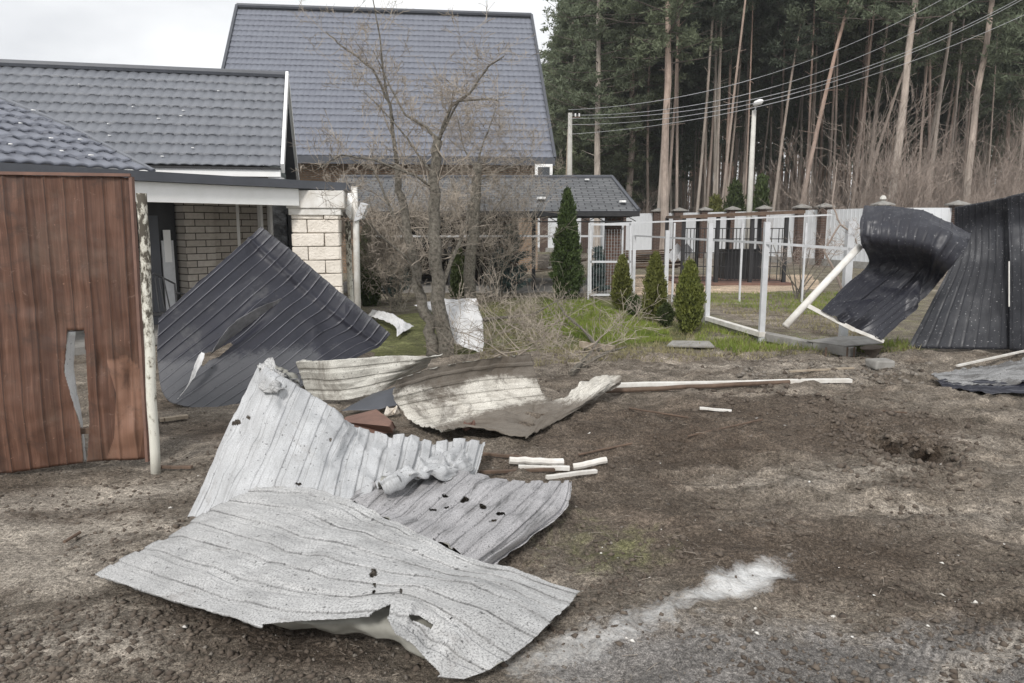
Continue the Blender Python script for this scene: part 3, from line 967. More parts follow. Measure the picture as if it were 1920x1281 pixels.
for i in range(24):   # lapped siding on the gable
    z = 2.72 + i * 0.105; half = 2.55 * (1 - (z - 2.7) / 1.95)
    if half < .05: break
    cc = Vector((g0.x, g0.y, z)) + bk2 * 2.55 + ax2 * 0.01
    mb.bar(cc - bk2 * half, cc + bk2 * half, 0.02, 0.09)
mb.build('gable', M['siding'], low)
MB().prism([rear, rear2, rear2 - ax2 * 9, rear - ax2 * 9], (0, 0, -0.1)).build('rear_slope', M['fascia'], low)
mb = MB()
a = e0 + bk2 * 0.45; b_ = e1 - ax2 * 0.3 + bk2 * 0.45
mb.prism([Vector((p.x, p.y, -0.1)) for p in (a, b_, b_ + bk2 * 4.8, a + bk2 * 4.8)], (0, 0, 2.76))
mb.build('wall', M['brick_tan'], low)
mb = MB(); mb.bar(e0 - bk2 * 0.03 - Vector((0, 0, .13)), e1 - bk2 * 0.03 - Vector((0, 0, .13)), 0.10, 0.13); mb.build('gutter', M['white'], low)
mb = MB(); mb.bar(e0 - bk2 * 0.06 - Vector((0, 0, .045)), e1 - bk2 * 0.06 - Vector((0, 0, .045)), 0.12, 0.04); mb.build('drip_edge', M['black_metal'], low)
q = e1 - ax2 * 0.12 - bk2 * 0.02
MB().box((q.x - .12, q.y, 0), (q.x + .12, q.y + .24, 2.6)).build('corner_post', M['white'], low)

# ---- veranda
vz = 2.36
v0 = P(0, 303, 8.9); v1 = P(664, 345, 13.3)
dep = {}
def vpt(px, py_top):     # point of the fascia top line seen at px
    # intersect vertical plane through v0..v1 with the ray
    d = ray(px, 400)
    A = Vector((v0.x, v0.y)); B = Vector((v1.x, v1.y)) - A
    D = Vector((d[0], d[1]))
    det = D.x * (-B.y) + B.x * D.y
    k = (A.x * (-B.y) + B.x * A.y) / det
    return D.x * k, D.y * k
ver = empty('veranda', (-3.4, 12.5, 0), 'white beamed veranda with a cream stone pillar and grey low roof beside the brown gate', 'veranda')
va = Vector((v0.x, v0.y, 0)); vb = Vector((v1.x, v1.y, 0)); vax = (vb - va).normalized(); vbk = Vector((-vax.y, vax.x, 0))
va = va - vax * 4.0
mb = MB()
def zat(px, py):
    x, y = vpt(px, py)
    return P(px, py, y).z
zt0, zt1 = zat(0, 303), zat(664, 346); zf = (zt0 + zt1) / 2
mb.bar(va + Vector((0, 0, zf - 0.06)), vb + Vector((0, 0, zf - 0.06)), 0.06, 0.13)
mb.bar(vb + Vector((0, 0, zf - 0.06)), vb + vbk * 5 + Vector((0, 0, zf - 0.06)), 0.06, 0.13)
mb.build('fascia', M['fascia'], ver)
mb = MB()
be = Vector((*vpt(566, 380), 0)) + vbk * 0.12
mb.bar(va + vbk * 0.15 + Vector((0, 0, zf - 0.265)), be + Vector((0, 0, zf - 0.265)), 0.12, 0.27)
mb.build('beam', M['white'], ver)
mb = MB()   # roof deck behind the fascia, pitched a little
mb.prism([va + Vector((0, 0, zf - 0.02)) + vbk * 0.03, vb + Vector((0, 0, zf - 0.02)) + vbk * 0.03, vb + vbk * 4 + Vector((0, 0, zf + .12)), va + vbk * 4 + Vector((0, 0, zf + .12))], (0, 0, -0.05))
mb.build('roof_deck', M['fascia'], ver)
mb = MB()
mb.prism([va + Vector((0, 0, zf - 0.16)) + vbk * 0.22, vb + Vector((0, 0, zf - 0.16)) + vbk * 0.22, vb + vbk * 4 + Vector((0, 0, zf - .16)), va + vbk * 4 + Vector((0, 0, zf - .16))], (0, 0, 0.04))
mb.build('ceiling', M['soffit'], ver)
# pitched tiled part at the left
hipP = [(-600, 60), (0, 185), (130, 238), (289, 322), (289, 340), (-600, 400)]
ve0 = va + Vector((0, 0, zf + 0.01)); ve1 = Vector((*vpt(292, 320), zf + 0.01))
apex = P(0, 185, 11.6)
upx = vbk.copy()
k = (apex - ve1).dot(vbk); hz_ = apex.z - zf
upt = vbk * k + Vector((0, 0, hz_))
def ins(c):
    px, py = proj(c[:, 0], c[:, 1], c[:, 2])
    return inpoly(px, py, hipP) | (c[:, 0] < -8.2)
tile_roof('tiled_roof', ve0, ve1, upt, upt.length * 1.15, M['tile_big'], ver, wave=0.2, row=0.35, inside=ins, amp=0.02, step=0.035)
mb = MB(); mb.tube([P(-80, 160, 11.6), P(0, 184, 11.5), P(130, 237, 11.3), P(288, 321, 10.55)], 0.035, 6); mb.build('hip_cap', M['tile'], ver)
# stone pillar
pc = Vector((*vpt(612, 400), 0)) + vbk * 0.25
pang = math.atan2(vax.y, vax.x)
pang = 0.18
PW = 0.38
mb = MB(); mb.box((pc.x - PW + .03, pc.y - PW + .03, -0.1), (pc.x + PW - .03, pc.y + PW - .03, zf - 0.2), pang, (pc.x, pc.y)); pil = mb.build('pillar', M['mortar'], ver)
mb = MB()
z = 0.0; r = 0
while z < zf - 0.52:
    hh = 0.225
    for side in range(4):
        cut = 0.32 if r % 2 else 0.68
        xs = [0, cut, 1]
        for i in range(2):
            a0 = -PW + 2 * PW * xs[i] + 0.008; a1 = -PW + 2 * PW * xs[i + 1] - 0.005
            pr = random.uniform(0.0, 0.018)
            n0 = len(mb.v)
            mb.box((pc.x + a0, pc.y - PW - pr, z), (pc.x + a1, pc.y - PW + 0.06, z + hh - 0.014), 0, jit=0.006)
            an = pang + side * math.pi / 2
            for q_ in range(n0, len(mb.v)):
                x, y, zz = mb.v[q_]; x -= pc.x; y -= pc.y
                mb.v[q_] = (pc.x + x * math.cos(an) - y * math.sin(an), pc.y + x * math.sin(an) + y * math.cos(an), zz)
    z += hh; r += 1
mb.build('stone_blocks', M['stone'], pil, bevel=0.012)
mb = MB()
mb.box((pc.x - PW - .04, pc.y - PW - .04, zf - 0.55), (pc.x + PW + .04, pc.y + PW + .04, zf - 0.44), pang, (pc.x, pc.y))
mb.box((pc.x - PW - .07, pc.y - PW - .07, zf - 0.437), (pc.x + PW + .10, pc.y + PW + .07, zf - 0.15), pang, (pc.x, pc.y))
mb.build('capital', M['white_dirty'], pil, bevel=0.01)
# downpipe and broken flashing
dp = MB(); q0 = P(668, 372, 13.0); q1 = P(671, 600, 12.9)
dp.tube([P(664, 352, 13.2), P(666, 392, 13.0), q0 * 0.2 + P(667, 420, 13.0) * 0.8, q1], 0.055, 10)
dp.build('downpipe', M['white_dirty'], ver, smooth=True)
mb = MB(); mb.prism([P(652, 362, 13.05), P(662, 362, 13.05), P(666, 385, 13.0), P(657, 412, 13.0), P(648, 400, 13.05)], (0.02, 0.1, 0)); mb.build('flashing', M['white'], ver)
mb = MB(); mb.tube([P(652, 415, 13.2), P(655, 500, 13.2), P(660, 600, 13.2)], 0.05, 8); mb.build('side_post', M['peel'], ver)
mb = MB(); mb.prism([P(689, 384, 12.9), P(678, 410, 12.9), P(663, 416, 12.9), P(666, 404, 12.9), P(676, 380, 12.9)], (0.03, 0.12, 0)); mb.build('bent_flashing', M['grey_metal'], ver)

# house wall seen inside the veranda
inner = empty('brick_porch_wall', (-5.5, 13.5, 0), 'cream brick wall with doorway and windows inside the veranda', 'wall')
W0 = P(150, 500, 11.3); W1 = P(700, 500, 15.6)
wax = Vector((W1.x - W0.x, W1.y - W0.y, 0)).normalized(); wbk = Vector((-wax.y, wax.x, 0)); wang = math.atan2(wax.y, wax.x)
M['brick_house'] = brick_mat('cream_brick_house_wall', wang, (0.50, 0.46, 0.41), (0.38, 0.345, 0.30), (0.07, 0.06, 0.052), 0.34, 0.112, 0.008)
def wx(px):
    d = ray(px, 480); D = Vector((d[0], d[1])); A = Vector((W0.x, W0.y)); B = Vector((wax.x, wax.y))
    det = D.x * (-B.y) + B.x * D.y
    k = (A.x * (-B.y) + B.x * A.y) / det
    return Vector((D.x * k, D.y * k, 0))
zc = zf - 0.16
def wallseg(p0, p1, out, name, m, z0=-0.1, z1=None, th=0.15):
    a = wx(p0) - wbk * out; b = wx(p1) - wbk * out
    return MB().prism([Vector((a.x, a.y, z0)), Vector((b.x, b.y, z0)), Vector((b.x, b.y, z0)) + wbk * th, Vector((a.x, a.y, z0)) + wbk * th], (0, 0, (z1 or zc) - z0)).build(name, m, inner)
wallseg(120, 590, -0.02, 'brick_wall', M['brick_house'])
wallseg(333, 388, 0.30, 'brick_pier', M['brick_house'], th=0.31)
wallseg(395, 438, 0.16, 'brick_pier', M['brick_house'], th=0.17)
wallseg(262, 330, 0.05, 'door_surround', M['black_metal'], th=0.06)
wallseg(300, 322, 0.09, 'door_leaf', M['grey_metal'], 0.0, 1.45, th=0.03)
g = wallseg(304, 317, 0.10, 'window', M['white'], 1.10, 1.62, th=0.02)
wallseg(262, 296, 0.09, 'dark_door', M['fascia'], 0.0, 1.85, th=0.03)
wf = wallseg(441, 447, 0.10, 'window_frame', M['white'], 0.7, zc - .02, th=0.11)
wallseg(487, 491, 0.10, 'window_frame', M['white'], 0.7, zc - .02, th=0.11)
wallseg(505, 509, 0.10, 'window_frame', M['white'], 0.7, zc - .02, th=0.11)
g2 = wallseg(513, 575, 0.03, 'window', M['glass'], 0.6, zc - .05, th=0.04)
wallseg(513, 575, 0.06, 'window_bar', M['black_metal'], 1.22, 1.27, th=0.02)
wallseg(540, 543, 0.06, 'window_bar', M['black_metal'], 0.6, 1.9, th=0.019)
MB().prism([va + vbk * 0.3 + Vector((0, 0, 0.0)), vb + vbk * 0.3 - vax * .6, vb + vbk * 4 - vax * .6, va + vbk * 4], (0, 0, 0.10)).build('porch_floor', M['concrete'], inner)

# garden chair on the porch
def chair(loc, rz_, label):
    r_ = empty('garden_chair', loc, label, 'chair', None)
    def q(x, y, z): return Vector((loc[0] + x * math.cos(rz_) - y * math.sin(rz_), loc[1] + x * math.sin(rz_) + y * math.cos(rz_), loc[2] + z))
    mb = MB()
    for i in range(7): mb.tube([q(-.22 + i * .073, -.22, .44), q(-.22 + i * .073, .2, .43)], .012, 5)
    mb.tube([q(-.24, -.22, .44), q(.24, -.22, .44), q(.24, .22, .43), q(-.24, .22, .43), q(-.24, -.22, .44)], .014, 5); mb.build('seat', M['black_metal'], r_)
    mb = MB()
    mb.tube([q(-.23, .22, .43), q(-.24, .3, .8), q(0, .33, .95), q(.24, .3, .8), q(.23, .22, .43)], .015, 6)
    for i in range(5): mb.tube([q(-.14 + i * .07, .23, .45), q(-.1 + i * .05, .31, .9)], .01, 5)
    mb.build('backrest', M['black_metal'], r_)
    for sx in (-1, 1):
        for sy in (-1, 1): MB().tube([q(.23 * sx, .21 * sy, .44), q(.26 * sx, .26 * sy, 0)], .014, 6).build('leg', M['black_metal'], r_)
        MB().tube([q(.24 * sx, .28, .68), q(.27 * sx, 0, .68), q(.27 * sx, -.2, .64), q(.25 * sx, -.21, .44)], .013, 6).build('armrest', M['black_metal'], r_)
c0 = P(312, 640, 9.9)
chair((c0.x, 9.9, 0.10), 0.7, 'black metal garden chair in the dim doorway of the veranda')

# ------------------------------------------------------------------ pavilion
pav = empty('garden_pavilion', (0, 20, 0), 'open garden pavilion with grey shingle hip roof and brick corner column', 'pavilion')
zE = P(960, 396, 18.8).z
eL = Vector((P(560, 398, 18.8).x, 18.8, zE)); eR = Vector((P(1198, 396, 18.8).x, 18.8, zE))
zR = P(960, 333, 21.4).z
rL = Vector((P(640, 340, 21.4).x, 21.4, zR)); rR = Vector((P(1148, 333, 21.4).x, 21.4, zR))
bL = Vector((eL.x, 24.0, zE)); bR = Vector((eR.x, 24.0, zE))
def uvmesh(name, quads, m, parent):
    vs, fs, us = [], [], []
    for q in quads:
        n = len(vs); q = [Vector(p) for p in q]
        t = (q[1] - q[0]).normalized(); nn_ = t.cross(q[2] - q[1]).normalized(); bt = nn_.cross(t)
        for p in q:
            vs.append(tuple(p)); us.append(((p - q[0]).dot(t), (p - q[0]).dot(bt)))
        fs.append(list(range(n, n + len(q))))
    return link_mesh(name, vs, fs, m, parent, False, us)
ro = uvmesh('roof', [(eL, eR, rR, rL), (eR, bR, rR), (bR, bL, rL, rR), (bL, eL, rL)], M['shingle'], pav)
so = ro.modifiers.new('t', 'SOLIDIFY'); so.thickness = 0.05
mb = MB()
for a, b_ in ((rL, rR), (rR, eR)): mb.tube([a + Vector((0, 0, .02)), b_ + Vector((0, 0, .02))], 0.05, 6)
mb.build('ridge_cap', M['fascia'], pav)
mb = MB()
for a, b_ in ((eL, eR), (eR, bR), (bL, bR)): mb.bar(a + Vector((0, 0, -.075)), b_ + Vector((0, 0, -.075)), 0.05, 0.10)
mb.build('fascia', M['black_metal'], pav)
mb = MB()   # lattice trim under the eave
zt = zE - 0.13
yf = 18.95
mb.bar((eL.x, yf, zt), (eR.x - .15, yf, zt), 0.04, 0.03); mb.bar((eL.x, yf, zt - .13), (eR.x - .15, yf, zt - .13), 0.04, 0.03)
x = eL.x
while x < eR.x - .4:
    mb.bar((x, yf, zt - .12), (x + .2, yf, zt - .01), 0.02, 0.018); mb.bar((x + .2, yf, zt - .01), (x + .4, yf, zt - .12), 0.02, 0.018); x += .4
mb.build('lattice_trim', M['black_metal'], pav)
def pcol(px0, px1, y, m, name='column', zb=-.05):
    a = P(px0, 500, y).x; b = P(px1, 500, y).x
    return MB().box((a, y, zb), (b, y + (b - a), zE - .13)).build(name, m, pav)
pcol(1136, 1167, 19.3, M['brick_pillar'])
pcol(938, 972, 21.5, M['brick_pillar'])
pcol(722, 752, 21.5, M['brick_pillar'])
pcol(997, 1004, 19.3, M['black_metal'], 'post')
pcol(840, 846, 19.3, M['black_metal'], 'post')
mb = MB(); mb.box((P(690, 500, 23).x, 22.6, -.05), (P(940, 500, 22.6).x, 22.9, zE - .16)); bw_ = mb.build('back_wall', M['dark_brick'], pav)
for (a, b_) in ((770, 836), (860, 935)):
    mb = MB(); mb.box((P(a, 500, 22.5).x, 22.52, P(a, 470, 22.5).z), (P(b_, 500, 22.5).x, 22.58, P(a, 408, 22.5).z)); mb.build('window', M['glass'], pav)
mb = MB(); mb.box((P(700, 500, 21).x, 21.2, 0.85), (P(935, 500, 21).x, 21.8, 0.93)); mb.build('counter', M['concrete'], pav)
MB().bar(P(690, 443, 19.2), P(1130, 443, 19.2), .03, .05).build('rail', M['grey_metal'], pav)
MB().box((eL.x + .3, 19.1, -.05), (eR.x - .3, 23.8, 0.03)).build('floor_slab', M['concrete'], pav)

# ------------------------------------------------------------------ far wall with capped pillars
wall = empty('white_panel_wall', (12, 33, 0), 'long white panel wall with brown capped pillars in front of the pine forest', 'wall')
def wy(px):     # depth of the wall at a pixel column
    if px <= 1655: return 43.5 + (px - 1190) / (1655 - 1190) * (29.0 - 43.5)
    return 29.0
def wp(px): return Vector((P(px, 450, wy(px)).x, wy(px), 0))
pill = [840, 930, 1020, 1098, 1166, 1233, 1272, 1320, 1371, 1430, 1500, 1543, 1650, 1790, 1930, 2080]
for i in range(len(pill)):
    c = wp(pill[i]); w_ = 0.22 if wy(pill[i]) < 40 else 0.27
    tpz = 2.44
    po = MB().box((c.x - w_, c.y - w_, -.1), (c.x + w_, c.y + w_, tpz)).build('pillar', M['brick_pillar'], wall)
    mb = MB(); n0 = len(mb.v); k = w_ + .11
    mb.v += [(c.x - k, c.y - k, tpz), (c.x + k, c.y - k, tpz), (c.x + k, c.y + k, tpz), (c.x - k, c.y + k, tpz), (c.x - k, c.y - k, tpz + .05), (c.x + k, c.y - k, tpz + .05), (c.x + k, c.y + k, tpz + .05), (c.x - k, c.y + k, tpz + .05), (c.x, c.y, tpz + .2)]
    mb.f += [[0, 3, 2, 1], [0, 1, 5, 4], [1, 2, 6, 5], [2, 3, 7, 6], [3, 0, 4, 7], [4, 5, 8], [5, 6, 8], [6, 7, 8], [7, 4, 8]]
    mb.build('cap', M['concrete'], po)
    if i < len(pill) - 1:
        d = wp(pill[i + 1]); t_ = (d - c).normalized()
        a = c + t_ * w_; b_ = d - t_ * w_
        mb = MB(); mb.bar(a + Vector((0, 0, 1.3)), b_ + Vector((0, 0, 1.3)), 0.05, 2.1)
        L_ = (b_ - a).length; sd_ = Vector((t_.y, -t_.x, 0)); kk = 0.0
        while kk < L_:      # ribs of the sheet
            mb.bar(a + t_ * kk + sd_ * 0.035 + Vector((0, 0, .27)), a + t_ * kk + sd_ * 0.035 + Vector((0, 0, 2.33)), 0.04, 0.015, sd_); kk += 0.25
        mb.build('panel', M['panel_wall'], wall)
        mb = MB(); mb.bar(a + Vector((0, 0, .08)), b_ + Vector((0, 0, .08)), 0.3, 0.34); mb.build('footing', M['concrete'], wall)

# lantern like cap lamp on the pillar behind the torn sheet
c = wp(1650)
MB().tube([(c.x, c.y, 2.63), (c.x, c.y, 2.68), (c.x, c.y, 2.78), (c.x, c.y, 2.82)], [.06, .13, .10, .04], 8).build('cap_lamp', M['concrete_pole'], wall)

# ------------------------------------------------------------------ gazebo / arbor
arb = empty('dark_arbor', (P(1375, 535, 22).x, 22.5, 0), 'low dark metal arbor with a flat roof and lattice sides by the sandy path', 'arbor')
ax0, ax1 = P(1278, 500, 22).x, P(1468, 500, 22).x
zt = P(1370, 407, 22).z
MB().prism([Vector((ax0 - .15, 21.7, zt - .05)), Vector((ax1 + .45, 21.7, zt + .10)), Vector((ax1 + .5, 24.5, zt + .12)), Vector((ax0, 24.5, zt - .03))], (0, 0, .09)).build('roof', M['rustpipe'], arb)
for x in (ax0, (ax0 * 2 + ax1) / 3, (ax0 + ax1 * 2) / 3, ax1):
    for y in (21.9, 24.3): MB().box((x - .05, y - .05, 0), (x + .05, y + .05, zt - .0)).build('post', M['black_metal'], arb)
mb = MB()
for z in (.1, .5, .9, 1.3, 1.6): mb.bar((ax0, 21.92, z), (ax1, 21.92, z), .02, .025)
for i in range(30):
    x = ax0 + (ax1 - ax0) * i / 29
    if i % 7 in (5,): continue
    mb.bar((x, 21.9, .1), (x, 21.9, 1.6), .02, .02)
mb.build('lattice', M['black_metal'], arb)
mb = MB(); mb.box((ax0 + 1.6, 23.2, 0.0), (ax1 - .1, 23.9, 0.95)); mb.build('bench_box', M['black_metal'], arb)
mb = MB(); mb.box((ax0 - .1, 21.6, -.03), (ax1 + .2, 24.4, 0.04)); mb.build('base', M['tread'], arb)

# stack of dark boards and tipped sheets beside the arbor
c = P(1225, 500, 24)
mb = MB()
for i in range(9):
    a = random.uniform(-.3, .3); mb.bar((c.x - 1.0 + random.uniform(-.2, .2), 24.4 + random.uniform(-.4, .4), .3 + .07 * i), (c.x + 1.0 + random.uniform(-.2, .2), 24.4 + a, .34 + .07 * i), .2, .045)
tag(mb.build('board_pile', M['rustpipe']), 'pile of dark broken boards lying before the white wall', 'boards')
for j, xx in enumerate((1265, 1283)):
    a = P(xx - 8, 488, 22.8); b_ = P(xx + 10, 463, 23.5)
    MB_ = MB().bar((a.x, 22.8, a.z), (b_.x, 23.5, b_.z), .30, .03, (0, 1, 0))
    tag(MB_.build('tipped_sheet', M['grey_metal']), ['left one of two pale sheets tipped up beside the board pile', 'right one of two pale sheets tipped up beside the arbor'][j], 'sheet', 'pale sheets tipped up by the arbor')

# debris under the pavilion seen against the wall
for j in range(7):
    p = P(1020 + j * 14, 478 + (j % 3) * 7, 25)
    mb = MB(); mb.bar((p.x - .35, 25 + j * .1, .15 + .06 * j), (p.x + .45, 25.3 + (j % 2) * .3, .25 + .07 * j), .16, .05)
    tag(mb.build('plank', [M['wood'], M['rustpipe'], M['white_dirty']][j % 3]), 'loose plank in the heap seen under the pavilion roof', 'plank', 'planks heaped behind the pavilion')

# ------------------------------------------------------------------ garden fence frame
fence = empty('garden_fence', (3.2, 13, 0), 'bare light grey metal fence frame with posts and rails, panels blown off', 'fence')
posts = [(1427, 416, 639), (1325, 418, 607), (1247, 432, 580), (1187, 440, 552)]
for i, (px, pt, pb) in enumerate(posts):
    b_ = Z(px, pb); t_ = P(px, pt, b_.y)
    s_ = 0.038
    MB().box((b_.x - s_, b_.y - s_, -.1), (b_.x + s_, b_.y + s_, t_.z)).build('post', M['grey_metal'], fence)
def FP(i, z): b_ = Z(posts[i][0], posts[i][2]); return Vector((b_.x, b_.y - .05, z))
mb = MB()
p_end = P(1592, 466, 9.9)
mb.bar(P(1592, 467, 9.8), FP(0, 1.44), .025, .035); mb.bar(FP(0, 1.44), FP(3, 1.44), .025, .035)
mb.build('rail', M['grey_metal'], fence)
mb = MB(); mb.bar(FP(0, .10), FP(1, .10), .10, .07); mb.build('rail', M['white_dirty'], fence)
# thin rails behind
fence2 = empty('garden_rail_fence', (4, 18, 0), 'thin pale rail fence crossing the garden behind the small thujas', 'fence')
mb = MB(); mb.bar(P(1135, 420, 17), P(1560, 403, 17.5), .03, .035); mb.build('rail', M['grey_metal'], fence2)
for px in (1105, 1168, 1265, 1393, 1512):
    b_ = Z(px, 553 if px < 1200 else 560); b_.y = 17.2 if px < 1200 else 16.8
    t_ = P(px, 418, b_.y); x_ = t_.x
    MB().box((x_ - .02, b_.y - .02, -.05), (x_ + .02, b_.y + .02, t_.z)).build('post', M['grey_metal'], fence2)
# gate frame left
gf = empty('wire_gate', (P(1145, 550, 16.5).x, 16.5, 0), 'white framed wire gate standing between the tall thuja and the brick column', 'gate')
mb = MB()
A_, B_, C_, D_ = [P(a, b_, 16.5) for a, b_ in ((1107, 558), (1107, 432), (1176, 432), (1176, 556))]
A_, B_ = P(1107, 553, 16.5), P(1107, 430, 16.5); C_, D_ = P(1182, 418, 16.5), P(1182, 553, 16.5)
for a, b_ in ((A_, B_), (C_, D_), (A_, D_), (P(1107, 491, 16.5), P(1182, 491, 16.5)), (P(1107, 421, 16.5), P(1182, 421, 16.5))): mb.bar(a, b_, .045, .045, (0, 1, 0))
mb.build('frame', M['grey_metal'], gf)
mb = MB()
for i in range(1, 14):
    x = A_.x + (D_.x - A_.x) * i / 14; mb.bar((x, 16.5, A_.z), (x, 16.5, B_.z), .004, .004)
mb.build('wire_mesh', M['grey_metal'], gf)

# concrete curb below fence going right
kerb = MB(); pts = [Z(1322, 592, .12), Z(1430, 622, .12), Z(1530, 640, .12), Z(1600, 650, .12)]
for a, b_ in zip(pts[:-1], pts[1:]): kerb.bar(a - Vector((0, 0, .06)), b_ - Vector((0, 0, .075)), .16, .12)
tag(kerb.build('concrete_kerb', M['concrete'], bevel=.01), 'pale concrete kerb running below the bare fence frame', 'kerb')
mb = MB(); mb.bar(P(1578, 470, 10.4), Z(1578, 650, .0) * 1.0, .09, .03); 
# stub column carrying the torn sheet
b0 = Z(1580, 640)
fb_ = MB().box((b0.x - .05, b0.y - .05, -.1), (b0.x + .05, b0.y + .05, P(1580, 415, b0.y).z))
tag(fb_.build('fence_post', M['grey_metal']), 'grey metal post standing behind the curled black sheet', 'post')

# ------------------------------------------------------------------ plants
def rand_dirs(n):
    v = rng.normal(size=(n, 3)); return v / np.linalg.norm(v, axis=1, keepdims=True)


def leaf_tris(cent, size, elong=2.2, updir=None, spread=1.0):
    """one small pointed leaf (triangle) per centre"""
    n = len(cent)
    d = rand_dirs(n)
    if updir is not None:
        d = d * spread + updir
        d /= np.linalg.norm(d, axis=1, keepdims=True) + 1e-9
    s = np.cross(d, rand_dirs(n)); s /= np.linalg.norm(s, axis=1, keepdims=True) + 1e-9
    sz = size * (0.6 + 0.8 * rng.random(n))[:, None]
    a = cent - d * sz * elong * .5 + s * sz * .5
    b = cent - d * sz * elong * .5 - s * sz * .5
    c = cent + d * sz * elong * .5
    V = np.stack([a, b, c], axis=1).reshape(-1, 3)
    F = np.arange(3 * n).reshape(-1, 3)
    return V, F


def thuja(base, h, r, m, label, name='thuja', n=9000, cat='thuja', shape=0.62, leaf=0.03, group=None, lean=0.0):
    root = empty(name, base, label, cat, group)
    nc = int(n / 14)
    zz = rng.random(nc) ** 0.9
    prof = (np.sin(np.clip(zz * 0.94 + 0.06, 0, 1) ** shape * math.pi)) ** 0.75
    prof = np.where(zz < .06, prof * .9, prof)
    th = rng.random(nc) * 2 * math.pi
    bumpy = np.array([0.86 + 0.28 * mn.noise(Vector((math.cos(a) * 2.2 + base[0], math.sin(a) * 2.2, z * 6 * h / 1.5))) for a, z in zip(th, zz)])
    rr = r * prof * (rng.random(nc) ** 0.28) * bumpy
    c = np.stack([rr * np.cos(th) + lean * zz * h, rr * np.sin(th), zz * h * 0.99 + 0.03], axis=1)
    out = np.stack([np.cos(th) * .55, np.sin(th) * .55, np.full(nc, 1.0)], axis=1)
    cc = np.repeat(c, 14, axis=0) + rng.normal(size=(nc * 14, 3)) * leaf * 0.9
    V, F = leaf_tris(cc, leaf, 2.0, np.repeat(out, 14, axis=0), 0.6)
    V += np.array(base)
    link_mesh('foliage', V, F, m, root)
    MB().tube([Vector(base), Vector(base) + Vector((lean * h * .6, 0, h * .7))], [r * .12, .01], 6).build('trunk', M['bark'], root)
    return root


thuja(tuple(Z(1062, 562)), 1.0 * (P(1062, 357, Z(1062, 562).y).z), 0.40, M['thuja'], 'tall dark green conical thuja in front of the pavilion', n=22000, shape=0.58, leaf=0.032)
def th2(px, pb, pt, wpx, m, label, **k):
    b_ = Z(px, pb); h = P(px, pt, b_.y).z
    return thuja(tuple(b_), h, wpx / 2 / FPX * b_.y, m, label, **k)
th2(1165, 578, 483, 44, M['thuja_light'], 'leftmost and farthest of the three small cone thujas on the lawn', n=9000, leaf=.026)
th2(1226, 600, 479, 50, M['thuja_light'], 'middle one of the three small cone thujas, taller than its neighbour', n=11000, leaf=.026)
th2(1290, 622, 494, 58, M['thuja_light'], 'nearest and widest of the three small cone thujas beside the fence post', n=13000, leaf=.026, shape=0.8)
th2(1187, 590, 556, 32, M['thuja'], 'tiny round shrub between the left and middle small thujas', name='ball_shrub', n=4000, cat='shrub', shape=1.0, leaf=.022)
th2(1248, 610, 574, 34, M['thuja'], 'tiny round shrub between the middle and nearest small thujas', name='ball_shrub', n=4000, cat='shrub', shape=1.0, leaf=.022)
th2(694, 572, 422, 44, M['thuja'], 'dark thuja column beside the white downpipe of the veranda', n=14000, leaf=.035)
th2(860, 566, 470, 30, M['thuja'], 'dark narrow thuja behind the right hand stem of the bare trees', n=6000, leaf=.035)
for (px, pb, pt, wd, lab) in ((1407, 470, 342, 46, 'dense green thuja behind the white wall at the foot of the lamp pole'), (1461, 470, 333, 38, 'narrow green thuja behind the white wall right of the lamp pole'), (1368, 470, 372, 40, 'low olive shrub behind the white wall left of the lamp pole')):
    yb = 37.5 if px < 1440 else 35.5
    bse = P(px, pb, yb); 
    thuja((bse.x, yb + 3, 0), P(px, pt, yb + 3).z, wd / 2 / FPX * (yb + 3), M['thuja_light'] if pt > 360 else M['thuja'], lab, n=7000, leaf=.11)


def spruce(base, h, r, label, m=None, name='spruce'):
    root = empty(name, base, label, 'spruce')
    mb = MB(); mb.tube([Vector(base), Vector(base) + Vector((0, 0, h))], [.03, .006], 6); mb.build('trunk', M['bark'], root)
    cs = []
    for i in range(80):
        z = random.random() ** 1.1; a = random.random() * 6.28; L = r * (1 - z) ** .8 * random.uniform(.7, 1.1) + .05
        for k in np.linspace(.15, 1, 14):
            cs.append((base[0] + math.cos(a) * L * k, base[1] + math.sin(a) * L * k, base[2] + z * h * .95 + .12 + L * .35 * k))
    cs = np.repeat(np.array(cs), 9, axis=0); cs += rng.normal(size=cs.shape) * .02
    V, F = leaf_tris(cs, .014, 6.0)
    link_mesh('needles', V, F, m or M['spruce'], root)
    return root


b_ = Z(957, 557); spruce(tuple(b_), P(957, 425, b_.y).z, .62, 'loose blue green spruce left of the tall dark thuja')
b_ = Z(735, 566); spruce(tuple(b_), P(735, 470, b_.y).z, .55, 'small blue spruce between dark thuja and the bare tree stems')
b_ = Z(1120, 556); spruce(tuple(b_), P(1120, 470, b_.y).z, .22, 'slim pale spruce inside the wire gate beside the tall thuja')


